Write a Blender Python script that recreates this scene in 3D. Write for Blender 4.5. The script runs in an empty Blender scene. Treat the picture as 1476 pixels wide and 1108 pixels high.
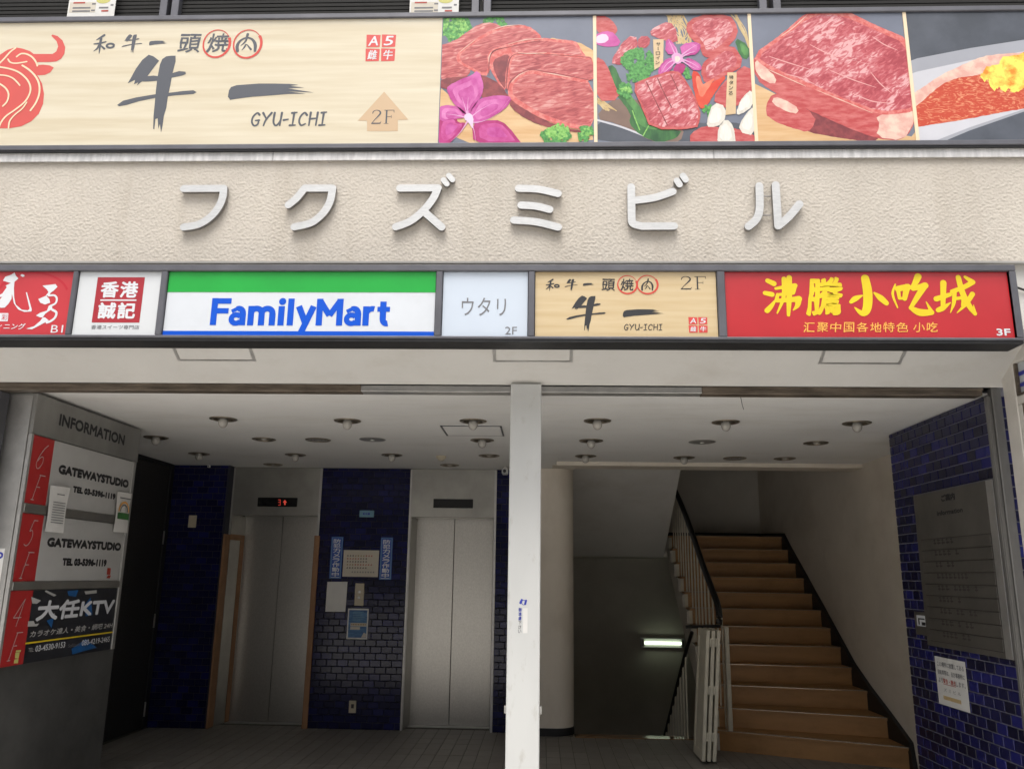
import bpy, math, random
import numpy as np
from mathutils import Vector, Matrix, noise
from mathutils.geometry import delaunay_2d_cdt
random.seed(7)
S = bpy.context.scene
COL = S.collection

# ------------------------------------------------------------------ camera
F = 1176.17                                   # focal length in photograph pixels (1476 wide)
EYE = np.array([0.0, 0.0, 1.55])
_p, _y, _r = np.radians([13.14985, 2.25074, -0.832216])
_f = np.array([-math.sin(_y)*math.cos(_p), math.cos(_y)*math.cos(_p), math.sin(_p)])
_rt = np.array([math.cos(_y), math.sin(_y), 0.0]); _dn = np.cross(_f, _rt)
RT = math.cos(_r)*_rt + math.sin(_r)*_dn
DN = -math.sin(_r)*_rt + math.cos(_r)*_dn
cam = bpy.data.cameras.new('camera'); cam_o = bpy.data.objects.new('camera', cam); COL.objects.link(cam_o)
mw = Matrix.Identity(4)
for i in range(3):
    mw[i][0] = RT[i]; mw[i][1] = -DN[i]; mw[i][2] = -_f[i]; mw[i][3] = EYE[i]
cam_o.matrix_world = mw
cam.sensor_fit = 'HORIZONTAL'; cam.sensor_width = 36.0; cam.lens = F/1476*36.0
cam.clip_start = 0.05; cam.clip_end = 2000
S.camera = cam_o

# ------------------------------------------------------------------ world, sun, exposure
SUN_EL, SUN_AZ = math.radians(67), math.radians(186)     # azimuth clockwise from +Y: behind the camera
w = bpy.data.worlds.new('World'); S.world = w; w.use_nodes = True
nt = w.node_tree; nt.nodes.clear()
sky = nt.nodes.new('ShaderNodeTexSky'); sky.sky_type = 'NISHITA'; sky.sun_disc = False
sky.sun_elevation = SUN_EL; sky.sun_rotation = SUN_AZ
sky.dust_density = 6.0; sky.air_density = 1.2; sky.ozone_density = 1.0
hs = nt.nodes.new('ShaderNodeHueSaturation'); hs.inputs['Saturation'].default_value = 0.35
bg = nt.nodes.new('ShaderNodeBackground'); bg.inputs['Strength'].default_value = 0.12
wo = nt.nodes.new('ShaderNodeOutputWorld')
nt.links.new(sky.outputs[0], hs.inputs['Color']); nt.links.new(hs.outputs[0], bg.inputs[0]); nt.links.new(bg.outputs[0], wo.inputs[0])
sl = bpy.data.lights.new('sun', 'SUN'); sl.energy = 1.5; sl.angle = math.radians(35); sl.color = (1.0, 0.97, 0.92)
so = bpy.data.objects.new('sun', sl); COL.objects.link(so)
d = Vector((math.sin(SUN_AZ)*math.cos(SUN_EL), math.cos(SUN_AZ)*math.cos(SUN_EL), math.sin(SUN_EL)))
so.rotation_euler = d.to_track_quat('Z', 'Y').to_euler(); so.location = (0, -6, 9)
S.view_settings.view_transform = 'Standard'; S.view_settings.look = 'None'
S.view_settings.gamma = 1.0; S.view_settings.use_curve_mapping = False
S.view_settings.exposure = 0.72
S.cycles.use_denoising = True
S.cycles.max_bounces = 10; S.cycles.diffuse_bounces = 6; S.cycles.glossy_bounces = 5
S.cycles.sample_clamp_indirect = 6.0

# ------------------------------------------------------------------ pixel -> place
def ray(px, py):
    return RT*((px-738)/F) + DN*((py-554)/F) + _f
def at(px, py, ax, val):
    d = ray(px, py); i = 'XYZ'.index(ax); t = (val-EYE[i])/d[i]
    return EYE + t*d
class Plane:
    """a vertical plane: u runs to the right as seen, v up, n towards the viewer"""
    def __init__(s, ax, val):
        s.ax, s.val = ax, val
        if ax == 'Y': s.u, s.n, s.ui = Vector((1, 0, 0)), Vector((0, -1, 0)), 0; s.sg = 1
        elif val < 0: s.u, s.n, s.ui = Vector((0, 1, 0)), Vector((1, 0, 0)), 1; s.sg = 1
        else:         s.u, s.n, s.ui = Vector((0, -1, 0)), Vector((-1, 0, 0)), 1; s.sg = -1
        s.o = Vector((0, val, 0)) if ax == 'Y' else Vector((val, 0, 0))
    def uv(s, px, py):
        q = at(px, py, s.ax, s.val); return (q[s.ui]*s.sg, q[2])
    def pt(s, u, v, w=0.0):
        return s.o + s.u*u + Vector((0, 0, v)) + s.n*w
def crop(x0, y0, sc):
    return lambda pts: [(x0+x/sc, y0+y/sc) for x, y in pts]

# ------------------------------------------------------------------ materials
def _n(t, ty, **k):
    n = t.nodes.new(ty)
    for a, b in k.items(): setattr(n, a, b)
    return n
def mat(name, col, rough=0.6, metal=0.0, var=0.0, vscale=6.0, stretch=(1, 1, 1), bump=0.0, bscale=60.0, col2=None,
        emit=0.0, spec=0.5, coat=0.0, rnd=None, trans=0.0, contrast=(0.35, 0.65), detail=6.0, rvar=0.0, coat_rough=0.1, dist=0.0, stain=0.0, stscale=(1, 1, 1), stcol=(0.55, 0.5, 0.45), stlim=(.5, .75)):
    m = bpy.data.materials.new(name); m.use_nodes = True; t = m.node_tree; b = t.nodes['Principled BSDF']
    b.inputs['Base Color'].default_value = (*col, 1); b.inputs['Roughness'].default_value = rough
    b.inputs['Metallic'].default_value = metal; b.inputs['Specular IOR Level'].default_value = spec
    b.inputs['Coat Weight'].default_value = coat; b.inputs['Coat Roughness'].default_value = coat_rough
    if trans: b.inputs['Transmission Weight'].default_value = trans
    if emit:
        b.inputs['Emission Color'].default_value = (*col, 1); b.inputs['Emission Strength'].default_value = emit
    tc = None
    if var or bump or rvar or stain:
        g = _n(t, 'ShaderNodeNewGeometry'); mp = _n(t, 'ShaderNodeMapping'); mp.inputs['Scale'].default_value = stretch
        t.links.new(g.outputs['Position'], mp.inputs['Vector']); tc = mp.outputs[0]
    src = None
    if var or col2:
        nz = _n(t, 'ShaderNodeTexNoise'); nz.inputs['Scale'].default_value = vscale; nz.inputs['Detail'].default_value = detail
        nz.inputs['Roughness'].default_value = 0.6; nz.inputs['Distortion'].default_value = dist
        t.links.new(tc, nz.inputs['Vector'])
        cr = _n(t, 'ShaderNodeValToRGB'); cr.color_ramp.elements[0].position = contrast[0]; cr.color_ramp.elements[1].position = contrast[1]
        c2 = col2 or tuple(min(1, c*(1+var)) for c in col)
        c1 = col if col2 else tuple(c*(1-var) for c in col)
        cr.color_ramp.elements[0].color = (*c1, 1); cr.color_ramp.elements[1].color = (*c2, 1)
        t.links.new(nz.outputs['Fac'], cr.inputs[0]); src = cr.outputs[0]
        if rvar:
            mr = _n(t, 'ShaderNodeMapRange'); mr.inputs['To Min'].default_value = rough-rvar; mr.inputs['To Max'].default_value = rough+rvar
            t.links.new(nz.outputs['Fac'], mr.inputs[0]); t.links.new(mr.outputs[0], b.inputs['Roughness'])
    if rnd:                                        # ('object'|'island', dark colour, bright colour)
        if rnd[0] == 'object': o = _n(t, 'ShaderNodeObjectInfo').outputs['Random']
        else: o = _n(t, 'ShaderNodeNewGeometry').outputs['Random Per Island']
        cr = _n(t, 'ShaderNodeValToRGB'); e = cr.color_ramp.elements
        e[0].color = (*rnd[1], 1); e[1].color = (*rnd[2], 1); e[0].position = 0.0; e[1].position = 1.0
        mid = e.new(0.7); mid.color = (*[a*0.65+c*0.35 for a, c in zip(rnd[1], rnd[2])], 1)
        t.links.new(o, cr.inputs[0])
        if src is None: src = cr.outputs[0]
        else:
            mx = _n(t, 'ShaderNodeMix', data_type='RGBA', blend_type='MULTIPLY'); mx.inputs[0].default_value = 1.0
            t.links.new(cr.outputs[0], mx.inputs[6]); t.links.new(src, mx.inputs[7]); src = mx.outputs[2]
    if stain:
        mp2 = _n(t, 'ShaderNodeMapping'); mp2.inputs['Scale'].default_value = stscale; t.links.new(g.outputs['Position'], mp2.inputs['Vector'])
        n2 = _n(t, 'ShaderNodeTexNoise'); n2.inputs['Scale'].default_value = 1.0; n2.inputs['Detail'].default_value = 9; n2.inputs['Roughness'].default_value = 0.68
        t.links.new(mp2.outputs[0], n2.inputs['Vector'])
        r2 = _n(t, 'ShaderNodeMapRange'); r2.inputs['From Min'].default_value = stlim[0]; r2.inputs['From Max'].default_value = stlim[1]; r2.inputs['To Max'].default_value = stain
        t.links.new(n2.outputs['Fac'], r2.inputs[0])
        mx = _n(t, 'ShaderNodeMix', data_type='RGBA', blend_type='MULTIPLY'); mx.inputs[7].default_value = (*stcol, 1)
        t.links.new(r2.outputs[0], mx.inputs[0])
        if src is None: mx.inputs[6].default_value = (*col, 1)
        else: t.links.new(src, mx.inputs[6])
        src = mx.outputs[2]
    if src is not None:
        t.links.new(src, b.inputs['Base Color'])
    if bump:
        nb = _n(t, 'ShaderNodeTexNoise'); nb.inputs['Scale'].default_value = bscale; nb.inputs['Detail'].default_value = 4
        t.links.new(tc, nb.inputs['Vector'])
        bp = _n(t, 'ShaderNodeBump'); bp.inputs['Strength'].default_value = bump; bp.inputs['Distance'].default_value = 0.01
        t.links.new(nb.outputs['Fac'], bp.inputs['Height']); t.links.new(bp.outputs[0], b.inputs['Normal'])
    return m

M = {}
M['stucco'] = mat('stucco', (0.535, 0.49, 0.428), 0.85, var=0.04, vscale=2.0, bump=0.3, bscale=170, stain=0.5, stscale=(5, 1, .55), stcol=(.70, .66, .60), stlim=(.48, .8))
M['slope'] = mat('painted_board', (0.60, 0.585, 0.55), 0.7, var=0.04, vscale=1.5, bump=0.05, bscale=40, stain=0.5, stscale=(2.2, 2, 6), stcol=(.72, .68, .62), stlim=(.5, .8))
M['ceiling'] = mat('ceiling_paint', (0.80, 0.79, 0.76), 0.75, var=0.03, vscale=1.2, bump=0.04, bscale=60, stain=0.45, stscale=(.8, 2.5, 1), stcol=(.74, .70, .62), stlim=(.5, .8))
M['cream'] = mat('cream_plaster', (0.66, 0.60, 0.51), 0.75, var=0.05, vscale=1.5, bump=0.06, bscale=70, stain=0.5, stscale=(3, 1.2, 1.6), stcol=(.70, .65, .58), stlim=(.5, .78))
M['greywall'] = mat('grey_plaster', (0.52, 0.49, 0.43), 0.8, var=0.10, vscale=1.2, bump=0.06, bscale=60)
M['post'] = mat('white_paint', (0.57, 0.575, 0.56), 0.45, var=0.03, vscale=4, stretch=(1, 1, .3), bump=0.04, bscale=30, stain=0.6, stscale=(14, 14, 5), stcol=(.62, .58, .5), stlim=(.58, .72))
M['darkmetal'] = mat('dark_frame', (0.085, 0.085, 0.095), 0.45, metal=0.3, var=0.15, vscale=5)
M['frame'] = mat('grey_frame', (0.12, 0.12, 0.135), 0.42, metal=0.35, var=0.12, vscale=6)
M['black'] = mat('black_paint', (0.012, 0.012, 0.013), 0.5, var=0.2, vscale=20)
M['brownmetal'] = mat('bronze_rail', (0.16, 0.13, 0.10), 0.45, metal=0.5, var=0.35, vscale=5, stretch=(1, 1, 6))
M['alu'] = mat('aluminium', (0.50, 0.49, 0.47), 0.4, metal=0.75, var=0.10, vscale=8)
M['flash'] = mat('galvanised_flashing', (0.62, 0.61, 0.60), 0.5, metal=0.25, var=0.16, vscale=9, stretch=(3, 1, .6))
M['letter'] = mat('brushed_steel', (0.60, 0.60, 0.59), 0.36, metal=0.5, var=0.07, vscale=26, stretch=(1.0, 1, 5), bump=0.03, bscale=90)
M['letterside'] = mat('steel_edge', (0.30, 0.29, 0.28), 0.45, metal=0.8, var=0.2, vscale=20)
M['inox'] = mat('stainless_door', (0.52, 0.50, 0.46), 0.31, metal=0.92, var=0.10, vscale=90, stretch=(1, 1, .6), contrast=(.3, .7))
M['inoxdark'] = mat('stainless_jamb', (0.36, 0.35, 0.32), 0.36, metal=0.85, var=0.12, vscale=3)
M['jambmetal'] = mat('jamb_steel', (0.20, 0.195, 0.185), 0.42, metal=0.6, var=0.2, vscale=4, stretch=(1, 1, .3))
M['signmetal'] = mat('sign_cabinet_steel', (0.34, 0.335, 0.315), 0.42, metal=0.7, var=0.12, vscale=3, stretch=(1, 1, .4))
M['lowmetal'] = mat('dull_steel', (0.16, 0.16, 0.155), 0.42, metal=0.6, var=0.22, vscale=2.2, rvar=0.08)
M['door'] = mat('black_door', (0.020, 0.0185, 0.0175), 0.55, var=0.6, vscale=55)
M['orange'] = mat('orange_guard', (0.30, 0.155, 0.075), 0.6, var=0.14, vscale=8)
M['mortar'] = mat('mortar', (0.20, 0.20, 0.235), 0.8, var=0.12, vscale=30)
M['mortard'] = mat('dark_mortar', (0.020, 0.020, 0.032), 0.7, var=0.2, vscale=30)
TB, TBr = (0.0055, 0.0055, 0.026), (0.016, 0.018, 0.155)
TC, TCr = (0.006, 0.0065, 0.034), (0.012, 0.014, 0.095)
M['tile_o'] = mat('blue_glazed_tile', (1, 1, 1), 0.22, var=0.12, vscale=25, rnd=('object', TB, TBr), bump=0.05, bscale=30)
M['tile_i'] = mat('blue_glazed_tile_field', (1, 1, 1), 0.22, var=0.12, vscale=25, rnd=('island', TB, TBr), bump=0.05, bscale=30)
M['tiled_o'] = mat('navy_glazed_tile', (1, 1, 1), 0.13, spec=0.34, var=0.12, vscale=25, rnd=('object', TC, TCr), bump=0.06, bscale=30)
M['tiled_i'] = mat('navy_glazed_tile_field', (1, 1, 1), 0.13, spec=0.34, var=0.12, vscale=25, rnd=('island', TC, TCr), bump=0.06, bscale=30)
M['floor_o'] = mat('floor_tile_paint', (1, 1, 1), 0.5, var=0.18, vscale=14, rnd=('object', (0.185, 0.170, 0.148), (0.235, 0.215, 0.19)), bump=0.08, bscale=60, rvar=0.08)
M['floor_i'] = mat('floor_tile_field', (1, 1, 1), 0.5, var=0.18, vscale=14, rnd=('island', (0.185, 0.170, 0.148), (0.235, 0.215, 0.19)), bump=0.08, bscale=60, rvar=0.08)
M['grout'] = mat('floor_grout', (0.09, 0.084, 0.075), 0.9, var=0.2, vscale=20)
M['tread'] = mat('brown_stair_vinyl', (0.36, 0.188, 0.068), 0.5, var=0.10, vscale=3.0, stretch=(.5, 2, 4), bump=0.04, bscale=50, rvar=0.06, stain=0.6, stscale=(3, 5, 5), stcol=(.55, .5, .45), stlim=(.5, .75))
M['edgegloss'] = mat('worn_brown_edge', (0.24, 0.125, 0.05), 0.16, var=0.15, vscale=6, coat=0.6, coat_rough=0.05)
M['nosing'] = mat('nosing_metal', (0.48, 0.42, 0.33), 0.26, metal=0.6, var=0.15, vscale=10)
M['ivory'] = mat('ivory_paint', (0.58, 0.54, 0.43), 0.5, var=0.08, vscale=8)
M['rail'] = mat('black_handrail', (0.008, 0.008, 0.008), 0.35, var=0.2, vscale=8)
M['paper'] = mat('paper', (0.70, 0.69, 0.66), 0.7, var=0.03, vscale=10)
M['papercream'] = mat('cream_paper', (0.60, 0.55, 0.46), 0.7, var=0.03, vscale=10)
M['ink'] = mat('black_ink', (0.02, 0.02, 0.022), 0.55, var=0.1, vscale=20)
M['inkgrey'] = mat('grey_ink', (0.16, 0.16, 0.17), 0.6, var=0.1, vscale=20)
M['brown'] = mat('brown_ink', (0.30, 0.18, 0.05), 0.6, var=0.1, vscale=20)
M['redink'] = mat('red_ink', (0.40, 0.05, 0.03), 0.6, var=0.1, vscale=20)
M['blueink'] = mat('blue_ink', (0.03, 0.045, 0.36), 0.6, var=0.1, vscale=20)
M['bluesticker'] = mat('blue_sticker', (0.012, 0.07, 0.36), 0.45, var=0.06, vscale=10)
M['lightblue'] = mat('light_blue_plate', (0.16, 0.32, 0.42), 0.5, var=0.06, vscale=10)
M['poster'] = mat('blue_poster', (0.03, 0.10, 0.26), 0.5, col2=(0.10, 0.25, 0.45), var=0.3, vscale=14, stretch=(1, 1, 4))
M['beige'] = mat('beige_plastic', (0.52, 0.46, 0.34), 0.5, var=0.04, vscale=12)
M['board'] = mat('directory_plate', (0.16, 0.15, 0.135), 0.40, metal=0.55, var=0.12, vscale=4)
M['boardrow'] = mat('directory_strip', (0.145, 0.135, 0.12), 0.38, metal=0.55, var=0.12, vscale=4)
M['boardtext'] = mat('engraved_paint', (0.055, 0.048, 0.043), 0.6, var=0.1, vscale=20)
M['glass'] = mat('dark_window_glass', (0.010, 0.011, 0.012), 0.08, var=0.2, vscale=2)
M['blind'] = mat('blind_slat', (0.011, 0.0105, 0.0095), 0.85, var=0.15, vscale=5)
M['frost'] = mat('frosted_glass', (0.50, 0.53, 0.55), 0.25, var=0.06, vscale=3)
M['stripe'] = mat('blue_stripe', (0.02, 0.03, 0.30), 0.4, var=0.05, vscale=10)
M['whiteframe'] = mat('off_white_frame', (0.60, 0.57, 0.52), 0.5, var=0.06, vscale=6, bump=0.03)
M['facade_far'] = mat('far_facade', (0.20, 0.19, 0.18), 0.8, var=0.1, vscale=.3)
M['pave'] = mat('pavement_concrete', (0.52, 0.505, 0.48), 0.8, var=0.1, vscale=3, bump=0.1, bscale=30)
M['concrete'] = mat('concrete', (0.35, 0.34, 0.32), 0.85, var=0.1, vscale=2)
M['trim'] = mat('downlight_trim', (0.30, 0.26, 0.20), 0.35, metal=0.75, var=0.2, vscale=30)
M['cone'] = mat('downlight_reflector', (0.22, 0.20, 0.17), 0.35, metal=0.8, var=0.2, vscale=30)
M['bulb'] = mat('bulb_glass', (0.42, 0.40, 0.36), 0.18, var=0.05, vscale=30)
M['grille'] = mat('speaker_grille', (0.30, 0.29, 0.28), 0.6, var=0.2, vscale=300)
M['tube'] = mat('fluorescent_tube', (0.86, 1.0, 0.74), 0.4, emit=1.7)
M['led'] = mat('red_led', (0.8, 0.08, 0.05), 0.4, emit=0.30)
M['display'] = mat('display_black', (0.006, 0.006, 0.007), 0.25, var=0.1, vscale=20)
# signs
M['wood'] = mat('printed_wood', (0.58, 0.50, 0.35), 0.30, var=0.2, col2=(0.67, 0.605, 0.465), vscale=2.2, stretch=(.55, 1, 9), detail=3, contrast=(.3, .7), coat=0.35, coat_rough=0.25)
M['wood2'] = mat('printed_wood_small', (0.53, 0.395, 0.215), 0.35, var=0.2, col2=(0.62, 0.50, 0.315), vscale=2.4, stretch=(.55, 1, 9), detail=3, contrast=(.3, .7))
M['cream_line'] = mat('cream_print', (0.80, 0.64, 0.44), 0.4)
M['bull'] = mat('red_print', (0.60, 0.075, 0.06), 0.32, var=0.05, vscale=3, coat=0.35, coat_rough=0.25)
M['sumi'] = mat('charcoal_print', (0.075, 0.08, 0.095), 0.32, coat=0.3, coat_rough=0.25)
M['sumi2'] = mat('charcoal_print_small', (0.025, 0.025, 0.028), 0.5)
M['ringred'] = mat('ring_print', (0.58, 0.06, 0.045), 0.35)
M['stampred'] = mat('stamp_print', (0.60, 0.07, 0.06), 0.35)
M['arrow'] = mat('arrow_print', (0.56, 0.40, 0.25), 0.35)
M['signwhite'] = mat('acrylic_white', (0.62, 0.64, 0.655), 0.28, var=0.015, vscale=3)
M['fm_white'] = mat('acrylic_white_store', (0.63, 0.66, 0.70), 0.25, var=0.02, vscale=4, stain=0.5, stscale=(3, 1, 5), stcol=(.86, .85, .83), stlim=(.5, .75))
M['palegrey'] = mat('acrylic_pale_blue', (0.55, 0.615, 0.70), 0.28, var=0.015, vscale=3)
M['green'] = mat('acrylic_green', (0.016, 0.36, 0.05), 0.28, var=0.06, vscale=3)
M['blue'] = mat('acrylic_blue', (0.0, 0.08, 0.56), 0.28)
M['red1'] = mat('acrylic_red', (0.50, 0.042, 0.052), 0.28, var=0.04, vscale=4)
M['red1d'] = mat('acrylic_red_dark', (0.48, 0.02, 0.035), 0.28)
M['red2'] = mat('sign_red', (0.46, 0.026, 0.032), 0.28, var=0.06, vscale=3, coat=0.3, coat_rough=0.15)
M['yellow'] = mat('sign_yellow', (0.74, 0.55, 0.014), 0.4, var=0.05, vscale=8)
M['paleyellow'] = mat('pale_yellow_ink', (0.55, 0.52, 0.16), 0.6)
M['gold'] = mat('sign_gold', (0.85, 0.42, 0.08), 0.4)
M['hkred'] = mat('dark_red_print', (0.36, 0.025, 0.035), 0.35, var=0.05, vscale=5)
M['white'] = mat('white_print', (0.66, 0.675, 0.70), 0.4)
M['infored'] = mat('directory_red', (0.42, 0.022, 0.022), 0.35, var=0.08, vscale=4)
M['infogrey'] = mat('directory_grey', (0.46, 0.455, 0.44), 0.35, var=0.04, vscale=4)
M['ktv'] = mat('directory_black', (0.016, 0.017, 0.022), 0.3, var=0.3, vscale=6)
M['ktvblue'] = mat('directory_blue', (0.01, 0.10, 0.30), 0.35, var=0.3, vscale=10)
# printed food
def meat(name, red, fat, vs, st=(1, 1, 1), lo=.42, hi=.62, ro=0.3, dist=0.0):
    return mat(name, red, ro, var=.2, col2=fat, vscale=vs, stretch=st, contrast=(lo, hi), detail=5, coat=0.3, coat_rough=0.25, dist=dist)
def marble(name, stops, vs, rot, st, k=0.5, cs=7.0, dist=1.2):
    m = mat(name, stops[1], 0.3, var=.1, coat=0.3, coat_rough=0.25); t = m.node_tree; b = t.nodes['Principled BSDF']
    g = _n(t, 'ShaderNodeNewGeometry'); mp = _n(t, 'ShaderNodeMapping'); mp.inputs['Rotation'].default_value = (0, math.radians(rot), 0)
    m2 = _n(t, 'ShaderNodeMapping'); m2.inputs['Scale'].default_value = st
    t.links.new(g.outputs['Position'], mp.inputs['Vector']); t.links.new(mp.outputs[0], m2.inputs['Vector'])
    a = _n(t, 'ShaderNodeTexNoise'); a.inputs['Scale'].default_value = vs; a.inputs['Detail'].default_value = 4; a.inputs['Distortion'].default_value = dist
    c = _n(t, 'ShaderNodeTexNoise'); c.inputs['Scale'].default_value = cs; c.inputs['Detail'].default_value = 3
    t.links.new(m2.outputs[0], a.inputs['Vector']); t.links.new(m2.outputs[0], c.inputs['Vector'])
    ma = _n(t, 'ShaderNodeMath', operation='MULTIPLY_ADD'); ma.inputs[1].default_value = k; t.links.new(c.outputs['Fac'], ma.inputs[0]); t.links.new(a.outputs['Fac'], ma.inputs[2])
    cr = _n(t, 'ShaderNodeValToRGB'); e = cr.color_ramp.elements; o = k*.5
    e[0].position = .34+o*.9; e[0].color = (*stops[0], 1); e[1].position = .72+o; e[1].color = (*stops[3], 1)
    for p, cc in ((.47+o, stops[1]), (.57+o, stops[2])): q = e.new(p); q.color = (*cc, 1)
    t.links.new(ma.outputs[0], cr.inputs[0]); t.links.new(cr.outputs[0], b.inputs['Base Color']); return m
M['meat_lean'] = marble('print_lean_meat', ((.30, .035, .04), (.46, .085, .085), (.52, .14, .13), (.66, .34, .31)), 30, 12, (.45, 1, 1.9), .5, 5, .8)
M['meat_edge'] = meat('print_meat_edge', (0.56, 0.085, 0.075), (0.66, 0.22, 0.19), 30)
M['meat_dark'] = meat('print_meat_shade', (0.17, 0.018, 0.024), (0.27, 0.04, 0.042), 20)
M['meat_marble'] = marble('print_marbled_meat', ((.34, .03, .045), (.47, .075, .09), (.55, .16, .175), (.68, .36, .365)), 34, 35, (.55, 1, 1.35), .7, 6, 1.0)
M['meat_line'] = mat('print_fat_line', (.68, .34, .33), 0.3)
M['meat_side'] = meat('print_meat_side', (0.44, 0.042, 0.042), (0.58, 0.15, 0.14), 22, (.5, 1, 1.5), .4, .68)
M['meat_fat'] = meat('print_fat', (0.66, 0.36, 0.30), (0.76, 0.56, 0.45), 16)
M['meat_sear'] = meat('print_seared', (0.50, 0.045, 0.010), (0.72, 0.30, 0.15), 28, (.6, 1, 1.6), .50, .66, dist=2.0)
M['slate'] = mat('print_slate', (0.115, 0.13, 0.175), 0.28, var=.2, col2=(0.17, 0.19, 0.245), vscale=1.5, coat=0.35, coat_rough=0.2)
M['slate2'] = mat('print_dark_slate', (0.045, 0.052, 0.066), 0.28, var=.2, col2=(0.085, 0.095, 0.12), vscale=2.5, coat=0.35, coat_rough=0.2)
M['plank'] = mat('print_plank', (0.58, 0.34, 0.15), 0.3, var=.2, col2=(0.68, 0.47, 0.26), vscale=4, stretch=(.6, 1, 6))
M['orchid'] = mat('print_orchid', (0.42, 0.03, 0.22), 0.3, var=.2, col2=(0.60, 0.13, 0.40), vscale=9)
M['orchid_l'] = mat('print_orchid_light', (0.49, 0.06, 0.285), 0.3, var=.2, col2=(0.65, 0.20, 0.46), vscale=14, stretch=(1, 1, .6))
M['orchid_ld'] = mat('print_orchid_deep', (0.44, 0.03, 0.20), 0.3, var=.2, col2=(0.56, 0.10, 0.32), vscale=14)
M['pepper_l'] = mat('print_pepper_light', (0.70, 0.12, 0.06), 0.3, var=.2, col2=(0.78, 0.26, 0.16), vscale=10)
M['shell_l'] = mat('print_shallot_light', (0.74, 0.72, 0.66), 0.3, var=.06, vscale=20, stretch=(5, 1, 1))
M['leaf_l'] = mat('print_leaf_light', (0.05, 0.17, 0.045), 0.3, var=.2, col2=(0.11, 0.30, 0.08), vscale=8, stretch=(3, 1, 1))
M['slate_l'] = mat('print_slate_light', (0.17, 0.19, 0.25), 0.28, var=.15, vscale=2)
M['orchid_d'] = mat('print_orchid_dark', (0.34, 0.01, 0.11), 0.3, var=.2, col2=(0.48, 0.04, 0.22), vscale=9)
M['orchid_w'] = mat('print_orchid_white', (0.72, 0.55, 0.70), 0.3, var=.05, vscale=9)
M['orchid_v'] = mat('print_orchid_vein', (0.66, 0.34, 0.56), 0.3)
M['parsley'] = mat('print_parsley', (0.025, 0.14, 0.03), 0.3, var=.2, col2=(0.13, 0.42, 0.10), vscale=60)
M['parsley_l'] = mat('print_parsley_bright', (0.10, 0.33, 0.05), 0.3, var=.2, col2=(0.32, 0.60, 0.16), vscale=60)
M['leaf'] = mat('print_leaf', (0.02, 0.085, 0.028), 0.3, var=.2, col2=(0.06, 0.20, 0.05), vscale=6, stretch=(3, 1, 1))
M['pepper'] = mat('print_pepper', (0.58, 0.03, 0.015), 0.3, var=.2, col2=(0.66, 0.09, 0.04), vscale=7)
M['straw'] = mat('print_straw', (0.48, 0.33, 0.14), 0.3, var=.2, col2=(0.62, 0.48, 0.26), vscale=20)
M['tag'] = mat('print_tag', (0.64, 0.47, 0.28), 0.3, var=.08, vscale=8)
M['tray'] = mat('print_tray', (0.20, 0.13, 0.10), 0.3, var=.15, vscale=5)
M['shell'] = mat('print_shallot', (0.66, 0.62, 0.55), 0.3, var=.1, vscale=10, stretch=(4, 1, 1))
M['plate'] = mat('print_plate', (0.56, 0.56, 0.60), 0.28, var=.05, vscale=3)
M['plate_d'] = mat('print_plate_rim', (0.34, 0.35, 0.39), 0.28, var=.05, vscale=3)
M['flame'] = mat('print_flame', (0.72, 0.24, 0.015), 0.3, var=.2, col2=(0.88, 0.72, 0.12), vscale=14, contrast=(.38, .55))

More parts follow.
